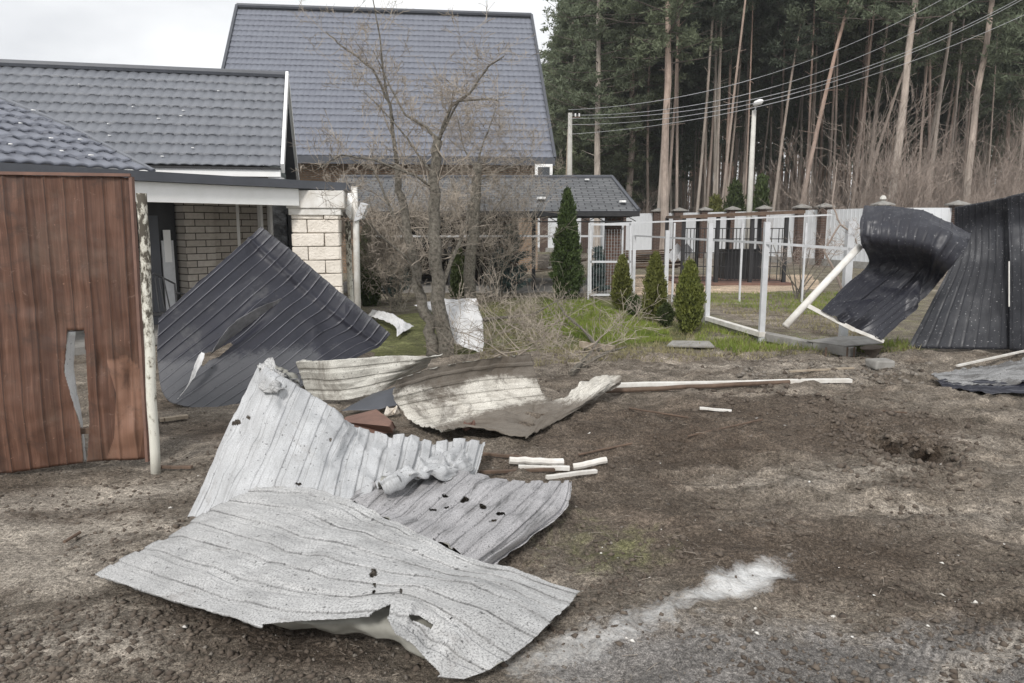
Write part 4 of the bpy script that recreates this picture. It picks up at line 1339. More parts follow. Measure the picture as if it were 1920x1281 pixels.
# ---- bare branching generator
def branch(mb, p, d, L, r, depth, rnd, up=0.15, spread=0.7, seg=5, kids=(2, 4), minr=0.0022):
    pts = [p]; rad = [r]
    d = d.normalized()
    for i in range(seg):
        d = (d + Vector((rnd.gauss(0, .16), rnd.gauss(0, .16), rnd.gauss(0, .14) + up * .3))).normalized()
        pts.append(pts[-1] + d * L / seg)
        rad.append(max(minr, r * (1 - (i + 1) / seg * .72)))
    mb.tube(pts, rad, 6 if r > .03 else (4 if r > .008 else 3), cap=False)
    if depth <= 0: return
    n = rnd.randint(*kids)
    for k in range(n):
        t = rnd.uniform(.25, 1.0)
        i = min(seg - 1, int(t * seg))
        q = pts[i].lerp(pts[i + 1], t * seg - i)
        dd = (pts[i + 1] - pts[i]).normalized()
        s_ = Vector((rnd.gauss(0, 1), rnd.gauss(0, 1), rnd.gauss(0, .8) + up)).normalized()
        nd = (dd * (1 - spread * .6) + s_ * spread).normalized()
        branch(mb, q, nd, L * rnd.uniform(.42, .68), max(minr, rad[i] * .52), depth - 1, rnd, up, spread, max(3, seg - 1), kids, minr)


KIDS = (2, 4)


def limb(mb, pxs, rnd, r0, r1, Y, sub=14, subL=.7, depth=2, dy=0.0, start=.3):
    """a limb measured through pixel marks at depth Y, then grown over with twigs"""
    pts = [P(a, b, Y + dy * i / (len(pxs) - 1)) for i, (a, b) in enumerate(pxs)]
    n = 4; fine = []
    for i in range(len(pts) - 1):
        for k in range(n):
            q = pts[i].lerp(pts[i + 1], k / n)
            fine.append(q + Vector((rnd.gauss(0, 1), rnd.gauss(0, 1), rnd.gauss(0, 1))) * r0 * .18)
    fine.append(pts[-1])
    rad = [r0 + (r1 - r0) * i / (len(fine) - 1) for i in range(len(fine))]
    mb.tube(fine, rad, 9 if r0 > .04 else 6)
    tw = []
    for k in range(int(sub * 0.95)):
        t = rnd.uniform(start, 1.0) * (len(fine) - 1); i = min(len(fine) - 2, int(t))
        q = fine[i].lerp(fine[i + 1], t - i)
        d = Vector((rnd.gauss(0, 1), rnd.gauss(0, 1), rnd.gauss(.35, .7)))
        branch(tw_mb, q, d, subL * rnd.uniform(.5, 1.25), min(rad[i] * .4, .011), depth, rnd, .2, .75, 5, KIDS)


rn = random.Random(3)
mb = MB(); tw_mb = MB()
t1 = empty('bare_tree', tuple(Z(832, 668)), 'bare fruit tree with two leaning stems rising beside the crumpled sheets', 'tree')
YT = 9.6
limb(mb, [(836, 676), (826, 600), (822, 520), (812, 440), (818, 340), (822, 262)], rn, .108, .058, YT, 10, .6, 2, start=.5)
limb(mb, [(812, 668), (806, 620), (790, 560), (768, 455), (750, 372), (744, 310)], rn, .088, .040, YT, 8, .6, 2, .4, start=.5)
limb(mb, [(744, 312), (735, 240), (730, 195), (700, 130), (640, 85), (612, 60)], rn, .030, .006, YT + .4, 16, .6, 3, .3, .1)
limb(mb, [(738, 230), (720, 150), (712, 70), (700, 0), (690, -60)], rn, .016, .004, YT + .4, 9, .4, 2, -.3, .1)
limb(mb, [(825, 268), (800, 240), (760, 215), (725, 150), (700, 95)], rn, .024, .005, YT, 14, .5, 3, .4, .1)
limb(mb, [(822, 265), (845, 200), (880, 175), (915, 125), (945, 105)], rn, .026, .006, YT, 16, .5, 3, -.3, .1)
limb(mb, [(822, 262), (860, 190), (920, 185), (935, 190)], rn, .016, .006, YT, 12, .45, 3, -.5, .1)
limb(mb, [(815, 330), (790, 300), (765, 262), (735, 225), (680, 170)], rn, .020, .005, YT, 14, .5, 3, .5, .1)
limb(mb, [(816, 355), (780, 330), (700, 300), (640, 290), (590, 320)], rn, .018, .005, YT, 16, .6, 3, -.6, .1)
limb(mb, [(768, 455), (735, 400), (715, 350), (700, 320), (660, 300)], rn, .022, .006, YT + .2, 14, .5, 3, .4, .2)
limb(mb, [(828, 540), (850, 480), (872, 430), (880, 380), (905, 330)], rn, .030, .008, YT, 12, .5, 3, .5, .2)
limb(mb, [(790, 540), (760, 480), (710, 440), (690, 415)], rn, .020, .006, YT, 12, .4, 3, -.4, .2)
mb.build('trunk', M['bark'], t1, smooth=True)
tw_mb.build('twigs', M['twig'], t1)
KIDS = (3, 5)
mb = MB(); tw_mb = MB()
b_ = Z(884, 572)
t2 = empty('bare_tree', tuple(b_), 'bare fruit tree with one straight stem, right of the two stemmed tree', 'tree')
YT2 = b_.y
limb(mb, [(882, 576), (880, 500), (888, 420), (890, 360), (896, 308)], rn, .135, .095, YT2, 14, .9, 3, start=.5)
limb(mb, [(894, 312), (905, 270), (925, 220), (935, 180)], rn, .022, .006, YT2, 20, .8, 3, .5, .1)
limb(mb, [(892, 318), (870, 280), (860, 230), (850, 200)], rn, .022, .006, YT2, 20, .8, 3, .5, .1)
limb(mb, [(894, 340), (940, 320), (985, 300), (1000, 290)], rn, .020, .006, YT2, 14, .7, 3, .5, .1)
limb(mb, [(888, 430), (930, 390), (960, 350)], rn, .02, .006, YT2, 14, .7, 3, .5, .1)
limb(mb, [(885, 470), (860, 400), (850, 330)], rn, .03, .008, YT2, 14, .8, 3, .5, .1)
mb.build('trunk', M['bark'], t2, smooth=True)
tw_mb.build('twigs', M['twig'], t2)
mb = MB(); tw_mb = MB()
b_ = Z(700, 590)
t3 = empty('bare_shrub', tuple(b_), 'wide bare shrub of thin curved stems between the veranda pillar and the bare trees', 'shrub')
for k in range(15):
    tx = 590 + k * 21 + rn.uniform(-8, 8)
    limb(mb, [(745 + rn.uniform(-12, 12), 585), (735 + (tx - 735) * .4, 480), (tx, 330 + rn.uniform(0, 90))], rn, .013, .004, b_.y, 12, .6, 3, rn.uniform(-.6, .6), .3)
mb.build('stems', M['bark'], t3); tw_mb.build('twigs', M['twig'], t3)

mb = MB(); tw_mb = MB()
b_ = Z(930, 556)
t7 = empty('bare_shrub', tuple(b_), 'tan bare shrub spreading in front of the pavilion, right of the single stemmed tree', 'shrub')
for k in range(13):
    tx = 840 + k * 17 + rn.uniform(-8, 8)
    limb(mb, [(925 + rn.uniform(-14, 14), 556), (920 + (tx - 920) * .5, 460), (tx, 330 + rn.uniform(0, 80))], rn, .016, .005, 17 + rn.uniform(-.5, .5), 12, .8, 2, rn.uniform(-.6, .6), .3)
mb.build('stems', M['bark'], t7); tw_mb.build('twigs', M['twig'], t7)
KIDS = (2, 4)
# fallen brush by the lawn
mb = MB(); tw_mb = MB()
t4 = empty('fallen_brush', tuple(Z(1030, 660)), 'tangle of fallen bare branches lying on the lawn edge', 'branches')
for k in range(34):
    x0 = rn.uniform(900, 1110); y0 = rn.uniform(600, 690)
    s = Z(x0, y0, rn.uniform(.03, .3))
    branch(tw_mb, s, Vector((rn.gauss(0, 1), rn.gauss(0, .7), abs(rn.gauss(.25, .4)))), rn.uniform(.4, .9), rn.uniform(.004, .012), 3, rn, .1, .75, 5, (3, 5))
for pts in ([(1070, 700), (1105, 665), (1128, 630)], [(1085, 690), (1140, 660), (1175, 650)], [(900, 600), (1000, 590), (1060, 555)], [(1128, 660), (1095, 620), (1060, 590), (1040, 560)]):
    mb.tube([Z(pts[0][0], pts[0][1], .02)] + [Z(a, b, .12 + .06 * i) for i, (a, b) in enumerate(pts[1:])], [.035] + [.02] * (len(pts) - 2) + [.008], 6)
mb.build('limb', M['bark'], t4); tw_mb.build('twigs', M['twig'], t4)
# shrub stems at right, by the curled sheet
mb = MB(); tw_mb = MB(); b_ = Z(1500, 560)
t5 = empty('bare_shrub', tuple(b_), 'bare garden shrub with arching stems left of the curled black sheet', 'shrub')
for k in range(8):
    tx = 1440 + k * 20
    limb(mb, [(1500 + rn.uniform(-10, 10), 560), (1500 + (tx - 1500) * .6, 500), (tx, 430 + rn.uniform(0, 60))], rn, .018, .005, b_.y, 6, .5, 2, rn.uniform(-.5, .5), .3)
mb.build('stems', M['bark'], t5); tw_mb.build('twigs', M['twig_red'], t5)
mb = MB(); tw_mb = mb
t6 = empty('bare_sapling', tuple(Z(1600, 600)), 'crooked bare sapling rising beside the curled black sheet', 'tree')
limb(mb, [(1600, 600), (1570, 520), (1545, 470), (1575, 420), (1560, 380), (1570, 300)], rn, .022, .006, 10.8, 10, .4, 2, .3, .3)
limb(mb, [(1575, 420), (1600, 440), (1612, 470)], rn, .014, .006, 10.9, 4, .3, 2, .0, .3)
mb.build('stems', M['twig_red'], t6)


# ------------------------------------------------------------------ pines
def pine_proto(seed, h, cb, cr, tr, bend=0.3, dens=1.0, fork=False):
    tr *= .8
    """returns local vertex data for a pine: trunk and crown"""
    rd = random.Random(seed)
    root = bpy.data.objects.new('pine_tree', None); col.objects.link(root)
    mb = MB(); lb = MB()
    pts = []; rad = []
    for i in range(13):
        t = i / 12
        pts.append(Vector((bend * math.sin(t * 2.4 + seed) * t + rd.gauss(0, .04), bend * .6 * math.cos(t * 2 + seed) * t, t * h - .3)))
        rad.append(tr * (1 - t * .78) * (1.25 if i == 0 else 1))
    mb.tube(pts, rad, 8)
    def at(z):
        k = max(0, min(11.999, (z + .3) / h * 12)); i = int(k)
        return pts[i].lerp(pts[i + 1], k - i)
    cs = []
    for i in range(7):      # dead stubs below the crown
        z = rd.uniform(h * .25, h * cb)
        a = rd.random() * 6.28; p = at(z); L = rd.uniform(.2, .8)
        mb.tube([p, p + Vector((math.cos(a) * L, math.sin(a) * L, rd.uniform(-.2, .4)))], [.02, .006], 4, cap=False)
    nb = int(54 * dens)
    for i in range(nb):
        t = (i + rd.random()) / nb
        z = h * (cb + (1 - cb) * t)
        a = i * 2.4 + rd.uniform(-.5, .5)
        L = cr * (math.sin(min(1, .22 + t * .85) * math.pi) ** .6) * rd.uniform(.55, 1.15)
        if t > .93: L *= .6
        p = at(z)
        tip = p + Vector((math.cos(a) * L, math.sin(a) * L, L * rd.uniform(.05, .45)))
        mid_ = p.lerp(tip, .5) + Vector((0, 0, -L * .06))
        lb.tube([p, mid_, tip], [.035, .02, .008], 4, cap=False)
        for k in range(rd.randint(4, 7)):
            q = p.lerp(tip, rd.uniform(.3, 1.08)) + Vector((rd.gauss(0, .32), rd.gauss(0, .32), rd.gauss(.05, .16)))
            cs.append((q.x, q.y, q.z, rd.uniform(.28, .55)))
    cs = np.array(cs)
    k = 34
    cc = np.repeat(cs, k, axis=0)
    off = rand_dirs(len(cc)) * (rng.random(len(cc)) ** .45)[:, None] * cc[:, 3:4]
    off[:, 2] *= .55
    V, F = leaf_tris(cc[:, :3] + off, .085, 3.0, off * np.array([1, 1, 1.0]) * 2 + np.array([0, 0, .4]), .8)
    nt_ = len(mb.f); off_ = len(mb.v)
    tk = link_mesh('trunk', mb.v + lb.v, mb.f + [[i_ + off_ for i_ in f_] for f_ in lb.f], None, root, mats=[M['pinebark'], M['pinelimb']], fmat=[0] * nt_ + [1] * len(lb.f))
    ck = link_mesh('crown', V, F, M['needle'], root)
    return root


protos = [pine_proto(1, 22, .44, 3.0, .19, .35, 1.2), pine_proto(2, 24, .48, 2.8, .17, .6, 1.2), pine_proto(5, 20, .40, 3.2, .2, .25, 1.2),
          pine_proto(8, 23, .52, 2.5, .15, .8, 1.1), pine_proto(11, 21, .30, 3.4, .24, .3, 1.5), pine_proto(14, 17, .16, 3.0, .2, .2, 2.2)]
used = [False] * len(protos)


def place_pine(k, px, Y, s, rz_, lean, label, group=None, leany=0.0):
    o = protos[k] if not used[k] else copy_tree(protos[k])
    used[k] = True
    x = (px - 960) / FPX * Y * 1.0
    o.location = (x, Y, -0.05)
    o.scale = (s, s, s)
    o.rotation_euler = (leany, lean, rz_ * 0)
    # turn the copy through its parts so that the lean stays as measured
    for ch in o.children: ch.rotation_euler = (0, 0, rz_)
    o.name = 'pine_tree'
    tag(o, label, 'pine', group)
    return o


named = [
    (0, 1240, 40, 1.02, -.02, 'thick orange barked pine left of the lamp pole, nearest of the left stand', 1.6),
    (4, 1118, 44, .98, 0.0, 'broad dark pine whose crown hangs lowest beside the tall house roof', 1.2),
    (5, 1085, 52, 1.0, 0.02, 'leftmost bushy pine standing right behind the concrete utility pole', 1.2),
    (4, 1175, 50, 1.1, 0.0, 'dense dark pine filling the gap between utility pole and orange trunk', 1.2),
    (1, 1330, 46, 1.0, 0.0, 'slim straight pine midway between the orange trunk and lamp pole', 1.0),
    (3, 1356, 48, 1.0, 0.01, 'slim grey pine just left of the white lamp pole', 1.0),
    (3, 1485, 38, .95, .145, 'pale pine leaning right, first trunk right of the lamp pole', 1.15),
    (0, 1655, 34, 1.05, .055, 'thick pinkish pine trunk rising above the curled black sheet', 1.25),
    (1, 1798, 35, 1.0, .02, 'tall pale pine between the black sheet fence and the pinkish trunk', 1.3),
    (2, 1905, 33, 1.0, .02, 'pine trunk at the right edge above the black fence', 1.2),
    (3, 1440, 45, .9, .09, 'thin grey pine leaning right beside the green thujas', 1.0),
    (3, 1588, 40, .8, .22, 'strongly leaning pale pine left of the thick pinkish trunk', 1.1),
    (1, 1697, 44, .9, .10, 'slender leaning pine just right of the thick pinkish trunk', 1.0),
    (3, 1745, 46, .9, .04, 'thin forked grey pine between the two tallest trunks on the right', 1.0),
]
for (k, px, Y, s, lean, lab, fat) in named:
    o = place_pine(k, px, Y, s, random.random() * 6, lean, lab)
    for ch in o.children:
        if ch.name.startswith('trunk'): ch.scale = (fat, fat, 1)
rp = random.Random(21)
for i in range(66):
    Y = rp.uniform(40, 62); px = rp.uniform(1215, 1960)
    slim = rp.uniform(.4, .75)
    o = place_pine(rp.choice([1, 3]), px, Y, rp.uniform(1.05, 1.3), rp.random() * 6, rp.gauss(.0, .03), 'slender pine among the many trunks of the forest behind the white wall', 'pines of the forest behind the wall', rp.gauss(0, .02))
    for ch in o.children:
        if ch.name.startswith('trunk'): ch.scale = (slim, slim, 1)
for i in range(150):
    Y = rp.uniform(48, 92)
    px = rp.uniform(1150, 2000)
    if px < 1200 and Y < 60: continue
    k = rp.choice([0, 1, 2, 3, 1, 3, 2, 0, 4 if Y > 55 else 2])
    slim = rp.uniform(.5, .95)
    o = place_pine(k, px, Y, rp.uniform(.85, 1.15), rp.random() * 6, rp.gauss(0, .04), 'slender pine among the many trunks of the forest behind the white wall', 'pines of the forest behind the wall', rp.gauss(0, .02))
    for ch in o.children:
        if ch.name.startswith('trunk'): ch.scale = (slim, slim, 1)
for px, Y in ((1105, 62), (1140, 66), (1165, 58), (1128, 78), (1185, 72), (1210, 56), (1062, 60), (1082, 54), (1112, 50), (1145, 53), (1180, 60), (1205, 66), (1095, 72), (1230, 62), (1048, 66), (1070, 50), (1098, 58), (1125, 62), (1152, 57), (1050, 74)):
    place_pine(5 if Y < 61 or px < 1070 else 4, px, Y, rp.uniform(.95, 1.1), rp.random() * 6, 0.0, 'bushy low crowned pine in the dense left end of the forest', 'bushy pines at the left end of the forest')
for j in range(len(protos)):
    if not used[j]: place_pine(j, 1230, 70, 1, 0, 0, 'slender pine among the many trunks of the forest behind the white wall', 'pines of the forest behind the wall')


def far_wood():
    mb = MB(); rd = random.Random(5)
    for i in range(900):
        Y = rd.uniform(94, 135); x = (rd.uniform(1075, 2250) - 960) / FPX * Y
        h = rd.uniform(17, 23)
        mb.tube([(x, Y, -.3), (x + rd.gauss(0, .4), Y, h)], [rd.uniform(.10, .22), .08], 5, cap=False)
    n = 120000
    Y = rng.uniform(92, 140, n); X = (rng.uniform(1085, 2250, n) - 960) / FPX * Y
    Zc = 9.5 + 15 * rng.random(n)
    d = np.array([mn.noise(Vector((x * .22, y * .22, z * .3))) for x, y, z in zip(X, Y, Zc)])
    keep = d > .02
    V1, F1 = leaf_tris(np.stack([X, Y, Zc], axis=1)[keep], .20, 2.6)
    n = 120000
    Y = rng.uniform(88, 138, n); X = (rng.uniform(1065, 2250, n) - 960) / FPX * Y
    Zc = 7.5 * rng.random(n) ** 1.3
    V2, F2 = leaf_tris(np.stack([X, Y, Zc], axis=1), .05, 14, np.array([[0, 0, 1.4]]) + np.zeros((n, 3)), .6)
    tv = np.array(mb.v); tf = np.array([f for f in mb.f if len(f) == 4])
    tf3 = np.concatenate([tf[:, [0, 1, 2]], tf[:, [0, 2, 3]]])
    V = np.concatenate([tv, V1, V2])
    F = np.concatenate([tf3, F1 + len(tv), F2 + len(tv) + len(V1)])
    fm = np.concatenate([np.zeros(len(tf3)), np.ones(len(F1)), np.full(len(F2), 2)]).astype(int)
    o = link_mesh('far_wood', V, F, None, None, False, None, [M['pinebark'], M['needle'], M['twig_red']], fm)
    tag(o, 'dense mass of far pine trunks and dark crowns at the back of the forest', 'forest', None, 'stuff')
far_wood()


# bare undergrowth in front of the forest
def shrub_proto(seed, h, n, kids=(3, 5), r=.022):
    root = bpy.data.objects.new('undergrowth_shrub', None); col.objects.link(root)
    rd = random.Random(seed); mb = MB()
    for i in range(n):
        branch(mb, Vector((rd.gauss(0, .35), rd.gauss(0, .35), 0)), Vector((rd.gauss(0, .35), rd.gauss(0, .35), 1)), h * rd.uniform(.55, 1), r * .8, 3, rd, .35, .6, 6, kids, .006)
    mb.build('stems', M['twig_red'], root)
    return root
sp = [shrub_proto(31, 4.2, 7), shrub_proto(32, 5.2, 6), shrub_proto(33, 3.0, 8)]
su = [False] * 3
for i in range(84):
    k = rp.choice([0, 1, 2])
    if i < 62: px, Y, s = 1470 + 510 * rp.random() ** .6, rp.uniform(31, 48), rp.uniform(.5, .85) + .45 * rp.random() ** 2
    else: px, Y, s = rp.uniform(1200, 1480), rp.uniform(46, 58), rp.uniform(.6, .9)
    o = sp[k] if not su[k] else copy_tree(sp[k]); su[k] = True
    if px < 1660: Y = max(Y, wy(px) + 1.5)
    o.location = ((px - 960) / FPX * Y, Y, 0); o.scale = (s, s, s); o.rotation_euler = (0, 0, rp.random() * 6)
    tag(o, 'bare brown shrub in the undergrowth between wall and forest', 'shrub', 'bare shrubs behind the wall')

# ------------------------------------------------------------------ poles, lamp, wires
lp = P(1402, 460, 36.5); lx = lp.x; ly = 36.5
lamp = empty('street_lamp', (lx, ly, 0), 'white street lamp pole with an angled arm and pale head before the pines', 'lamp')
zt = P(1402, 207, ly).z
MB().tube([(lx, ly, -.1), (lx, ly, zt)], [.15, .10], 10).build('pole', M['concrete_pole'], lamp, smooth=True)
h1 = P(1413, 196, ly - .3)
MB().tube([(lx, ly, zt - .05), (lx + .05, ly - .05, zt + .08), tuple(h1)], .035, 6).build('arm', M['grey_metal'], lamp)
h2 = P(1430, 189, ly - .8); dd = (h2 - h1)
MB().tube([h1, h1 + dd * .25, h1 + dd * .7, h2], [.05, .13, .14, .06], 8).build('head', M['white'], lamp, smooth=True)
ux = P(1067, 460, 40).x; uy = 40
up_ = empty('utility_pole', (ux, uy, 0), 'weathered concrete utility pole beside the tall house roof carrying wires', 'pole')
ztp = P(1066, 212, uy).z
MB().tube([(ux, uy, -.1), (ux - .02, uy, ztp)], [.17, .11], 8).build('pole', M['concrete_pole'], up_)
MB().tube([(ux - .28, uy + .3, -.1), (ux - .1, uy + .1, ztp - .8)], [.06, .05], 6).build('brace', M['wood'], up_)
MB().bar((ux - .1, uy, ztp - .25), (ux + .5, uy, ztp - .2), .06, .06).build('crossarm', M['rustpipe'], up_)
for k in range(3): MB().tube([(ux + .05 + k * .2, uy, ztp - .18), (ux + .05 + k * .2, uy, ztp - .02)], .04, 6).build('insulator', M['white'], up_)
wires = [((1066, 206), (1500, 120), (1800, -20), 'topmost of the five overhead wires crossing the pines'),
         ((1066, 216), (1500, 148), (1860, -20), 'second overhead wire from the top crossing the pines'),
         ((1066, 222), (1500, 165), (1925, -10), 'third overhead wire from the top crossing the pines'),
         ((1066, 234), (1500, 172), (1960, -25), 'fourth overhead wire from the top crossing the pines'),
         ((1066, 252), (1400, 205), (2000, -10), 'lowest of the five overhead wires crossing the pines')]
for (a, b_, c, lab) in wires:
    A_ = P(*a, 40); C_ = P(*c, 12.5)
    B_ = P(b_[0], b_[1], 20)
    # quadratic sag through the three marks, spaced by pixel column
    pts = []
    for i in range(41):
        px = a[0] + (c[0] - a[0]) * i / 40
        t = (px - a[0]) / (c[0] - a[0]); tm = (b_[0] - a[0]) / (c[0] - a[0])
        py = a[1] * ((t - tm) * (t - 1)) / ((0 - tm) * (0 - 1)) + b_[1] * (t * (t - 1)) / (tm * (tm - 1)) + c[1] * (t * (t - tm)) / (1 * (1 - tm))
        Yd = 1 / ((1 - t) / 40 + t / 15.0)
        pts.append(P(px, py, Yd))
    MBw = MB().tube(pts, [.010] * 20 + [.006] * 21, 5, cap=False)
    tag(MBw.build('overhead_wire', M['grey_metal']), lab, 'wire', 'overhead wires')

# ------------------------------------------------------------------ brown gate
gate = empty('brown_gate', tuple(Z(120, 875)), 'brown woodgrain sheet gate with a torn slit and peeling dents', 'gate')
gy0, gy1 = Z(-60, 893), Z(276, 865)
gt0, gt1 = P(-60, 327, gy0.y), P(245, 331, gy1.y)
ztg = (gt0.z + gt1.z) / 2
def gp(s, z, off=0):
    a = gy0 + (gy1 - gy0) * s
    a = a + Vector(((gt1.x - gy1.x) * s * z / ztg, 0, 0))
    return Vector((a.x, a.y - off, z))
SL = [(126, 622), (158, 620), (163, 700), (168, 790), (163, 868), (156, 868), (150, 800), (135, 750), (120, 700)]
ctrl = []
for s_, z0_ in ((0, 0.0), (.25, 0.0), (.5, .02), (.75, .03), (.9, .02), (1.0, .02)):
    ctrl.append([gp(s_, z0_), gp(s_, ztg * .25, .01), gp(s_, ztg * .5, .0), gp(s_, ztg * .75, .0), gp(s_, ztg)])
V, F, U = sheet_grid(ctrl, 90, 330, .115, .009, 'groove', .007, 2.5, .006, creases=20, cang=.16, cw=.12, holes=[lambda x, y: inpoly(x, y, SL)], seed=4, lines=.09,
                     dents=[(.30, .86, .10, .06, .03), (.12, .85, .07, .08, -.03), (.36, .62, .05, .03, .03), (.5, .45, .06, .06, .015), (.2, .3, .1, .1, -.02)])
# UV for planks: across in x
U = U[:, ::-1].copy()
sheet_obj('panel', [(V, F, U)], M['gate'], M['zinc_under'], gate, .003, tint=lambda x, y: .8 * inpoly(x, y, [(200, 676), (238, 668), (262, 690), (270, 800), (262, 860), (200, 862), (214, 820), (218, 740)]) + .5 * inpoly(x, y, [(60, 330), (120, 330), (110, 470), (60, 460)]) * 0)
# bent strip at the slit
strip = [[P(130, 622, gy1.y - .02), P(122, 700, gy1.y - .10), P(137, 755, gy1.y - .10), P(152, 800, gy1.y - .06), P(158, 866, gy1.y - .02)],
         [P(143, 622, gy1.y + .04), P(140, 700, gy1.y + .03), P(150, 755, gy1.y + .01), P(157, 800, gy1.y), P(162, 866, gy1.y)]]
sheet_obj('torn_strip', [sheet_grid(strip, 40, 8, 1, 0, crump=.006, jag=.004)], M['white_sh'], None, gate)
mb = MB(); mb.bar(gp(-.1, ztg + .01), gp(1, ztg + .012), .05, .02); mb.bar(gp(1.004, 0), gp(1.004, ztg), .02, .04, (0, 1, 0)); mb.build('edge_trim', M['cream'] if False else M['tread'], gate)
MB().bar(gp(0, .25) + Vector((0, .05, 0)), gp(1, .25) + Vector((0, .05, 0)), .04, .04).build('cross_rail', M['rustpipe'], gate); mb = MB(); mb.bar(gp(0, 1.5) + Vector((0, .05, 0)), gp(1, 1.5) + Vector((0, .05, 0)), .04, .04); mb.build('cross_rail', M['rustpipe'], gate)
# gate post
b_ = Z(291, 876); tp = P(262, 362, b_.y - .03)
gpst = MB()
N_ = 16
pts = [Vector((b_.x + (tp.x - b_.x) * i / N_, b_.y + .0, (tp.z) * i / N_ - (.1 if i == 0 else 0))) for i in range(N_ + 1)]
pts = [p + Vector((.004 * math.sin(i * 1.1), 0, 0)) for i, p in enumerate(pts)]
gpst.tube(pts, [.034] * (N_ + 1), 14)
tag(gpst.build('gate_post', M['peel'], smooth=True), 'round steel gate post with peeling white paint right of the brown gate', 'post')

# ------------------------------------------------------------------ crumpled sheets in the foreground
def zc_(rows): return [[Z(*p) for p in r] for r in rows]
s1 = zc_([
    [(175, 1078, .03), (300, 1122, .12), (420, 1155, .18), (500, 1182, .19), (620, 1192, .20), (722, 1203, .19), (762, 1235, .12), (810, 1268, .06), (868, 1274, .02)],
    [(247, 1036, .08), (350, 1074, .16), (460, 1106, .21), (550, 1126, .23), (640, 1132, .25), (730, 1122, .25), (800, 1150, .20), (865, 1200, .12), (937, 1247, .03)],
    [(312, 1001, .12), (420, 1027, .20), (520, 1056, .25), (610, 1082, .27), (700, 1100, .27), (780, 1108, .25), (850, 1130, .20), (920, 1160, .13), (1003, 1197, .04)],
    [(385, 960, .18), (480, 985, .24), (570, 1012, .27), (650, 1034, .28), (740, 1057, .27), (820, 1077, .24), (890, 1095, .19), (960, 1117, .12), (1050, 1152, .05)],
    [(478, 916, .28), (560, 912, .31), (640, 933, .31), (700, 961, .30), (790, 1005, .28), (880, 1050, .23), (955, 1063, .18), (1010, 1087, .12), (1090, 1110, .06)]])
g1 = sheet_grid(s1, 240, 230, .115, .009, 'trap', .010, 1.6, .016, seed=1, creases=22, cang=.20,
                holes=[lambda x, y: inpoly(x, y, [(492, 1170), (560, 1164), (640, 1160), (692, 1156), (700, 1147), (734, 1132), (727, 1160), (742, 1188), (775, 1208), (802, 1238), (826, 1262), (800, 1300), (480, 1300)]), lambda x, y: inpoly(x, y, [(766, 1152), (786, 1154), (812, 1171), (808, 1180), (784, 1166), (770, 1164)]), (700, 1075, 6, 8), (703, 1097, 2.5, 3.5), (701, 1110, 3.5, 3.5), (752, 1108, 2.2, 4), (845, 1160, 2, 1.5)],
                dents=[(.80, .14, .03, .10, -.03), (.86, .20, .03, .10, .02), (.70, .2, .015, .08, .02), (.30, .30, .05, .03, -.012), (.35, .35, .09, .015, -.012)])
lip = zc_([[(500, 1164, .15), (600, 1154, .17), (690, 1140, .18), (745, 1140, .17), (815, 1160, .15)],
           [(515, 1172, .13), (605, 1172, .14), (700, 1168, .14), (752, 1180, .13), (812, 1205, .10)],
           [(545, 1180, .08), (620, 1190, .07), (712, 1191, .08), (762, 1216, .07), (820, 1250, .05)]])
g1b = sheet_grid(lip, 60, 16, .115, .0, crump=.006, cscale=5, jag=.01, seed=2, creases=8, cang=.3, cw=.08)
o = sheet_obj('crumpled_sheet', [g1], M['zinc'], M['zinc_under'])
sheet_obj('folded_lip', [g1b], M['zinc_under'], None, o)
tag(o, 'largest pale grey profiled sheet, pierced and curled, lying nearest in the foreground', 'metal sheet')

s2 = zc_([
    [(487, 680, .74), (440, 775, .50), (395, 870, .25), (350, 972, .05)],
    [(528, 706, .72), (485, 800, .48), (450, 880, .28), (415, 965, .10)],
    [(578, 738, .60), (545, 820, .42), (515, 890, .28), (490, 955, .15)],
    [(632, 778, .45), (610, 840, .35), (590, 900, .25), (570, 965, .15)],
    [(682, 806, .28), (668, 855, .25), (655, 905, .20), (645, 955, .13)],
    [(748, 815, .30), (738, 860, .24), (728, 900, .18), (715, 945, .12)],
    [(810, 832, .20), (805, 862, .17), (795, 889, .14), (785, 920, .10)],
    [(862, 827, .22), (857, 855, .17), (850, 882, .13), (842, 908, .09)],
    [(907, 832, .15), (903, 855, .12), (897, 877, .10), (888, 903, .07)]])
g2_ = sheet_grid(s2, 120, 330, .125, .013, 'trap', .014, 2.0, .02, seed=12,
                 creases=26, cang=.3, holes=[(443, 792, 8, 4), (466, 783, 2.5, 4), (560, 908, 4, 2.5), (620, 825, 2, 2)],
                 dents=[(.06, .10, .05, .06, .05), (.1, .17, .06, .03, -.05), (.3, .42, .1, .02, .03)],
                 damp=lambda u, v: 0.55 + 1.3 * np.clip((v - .38) * 4, 0, 1))
o = sheet_obj('crumpled_sheet', [g2_], M['zinc_b'], M['zinc_under'])
tag(o, 'bright grey profiled sheet leaning up with a crumpled top corner behind the largest sheet', 'metal sheet')

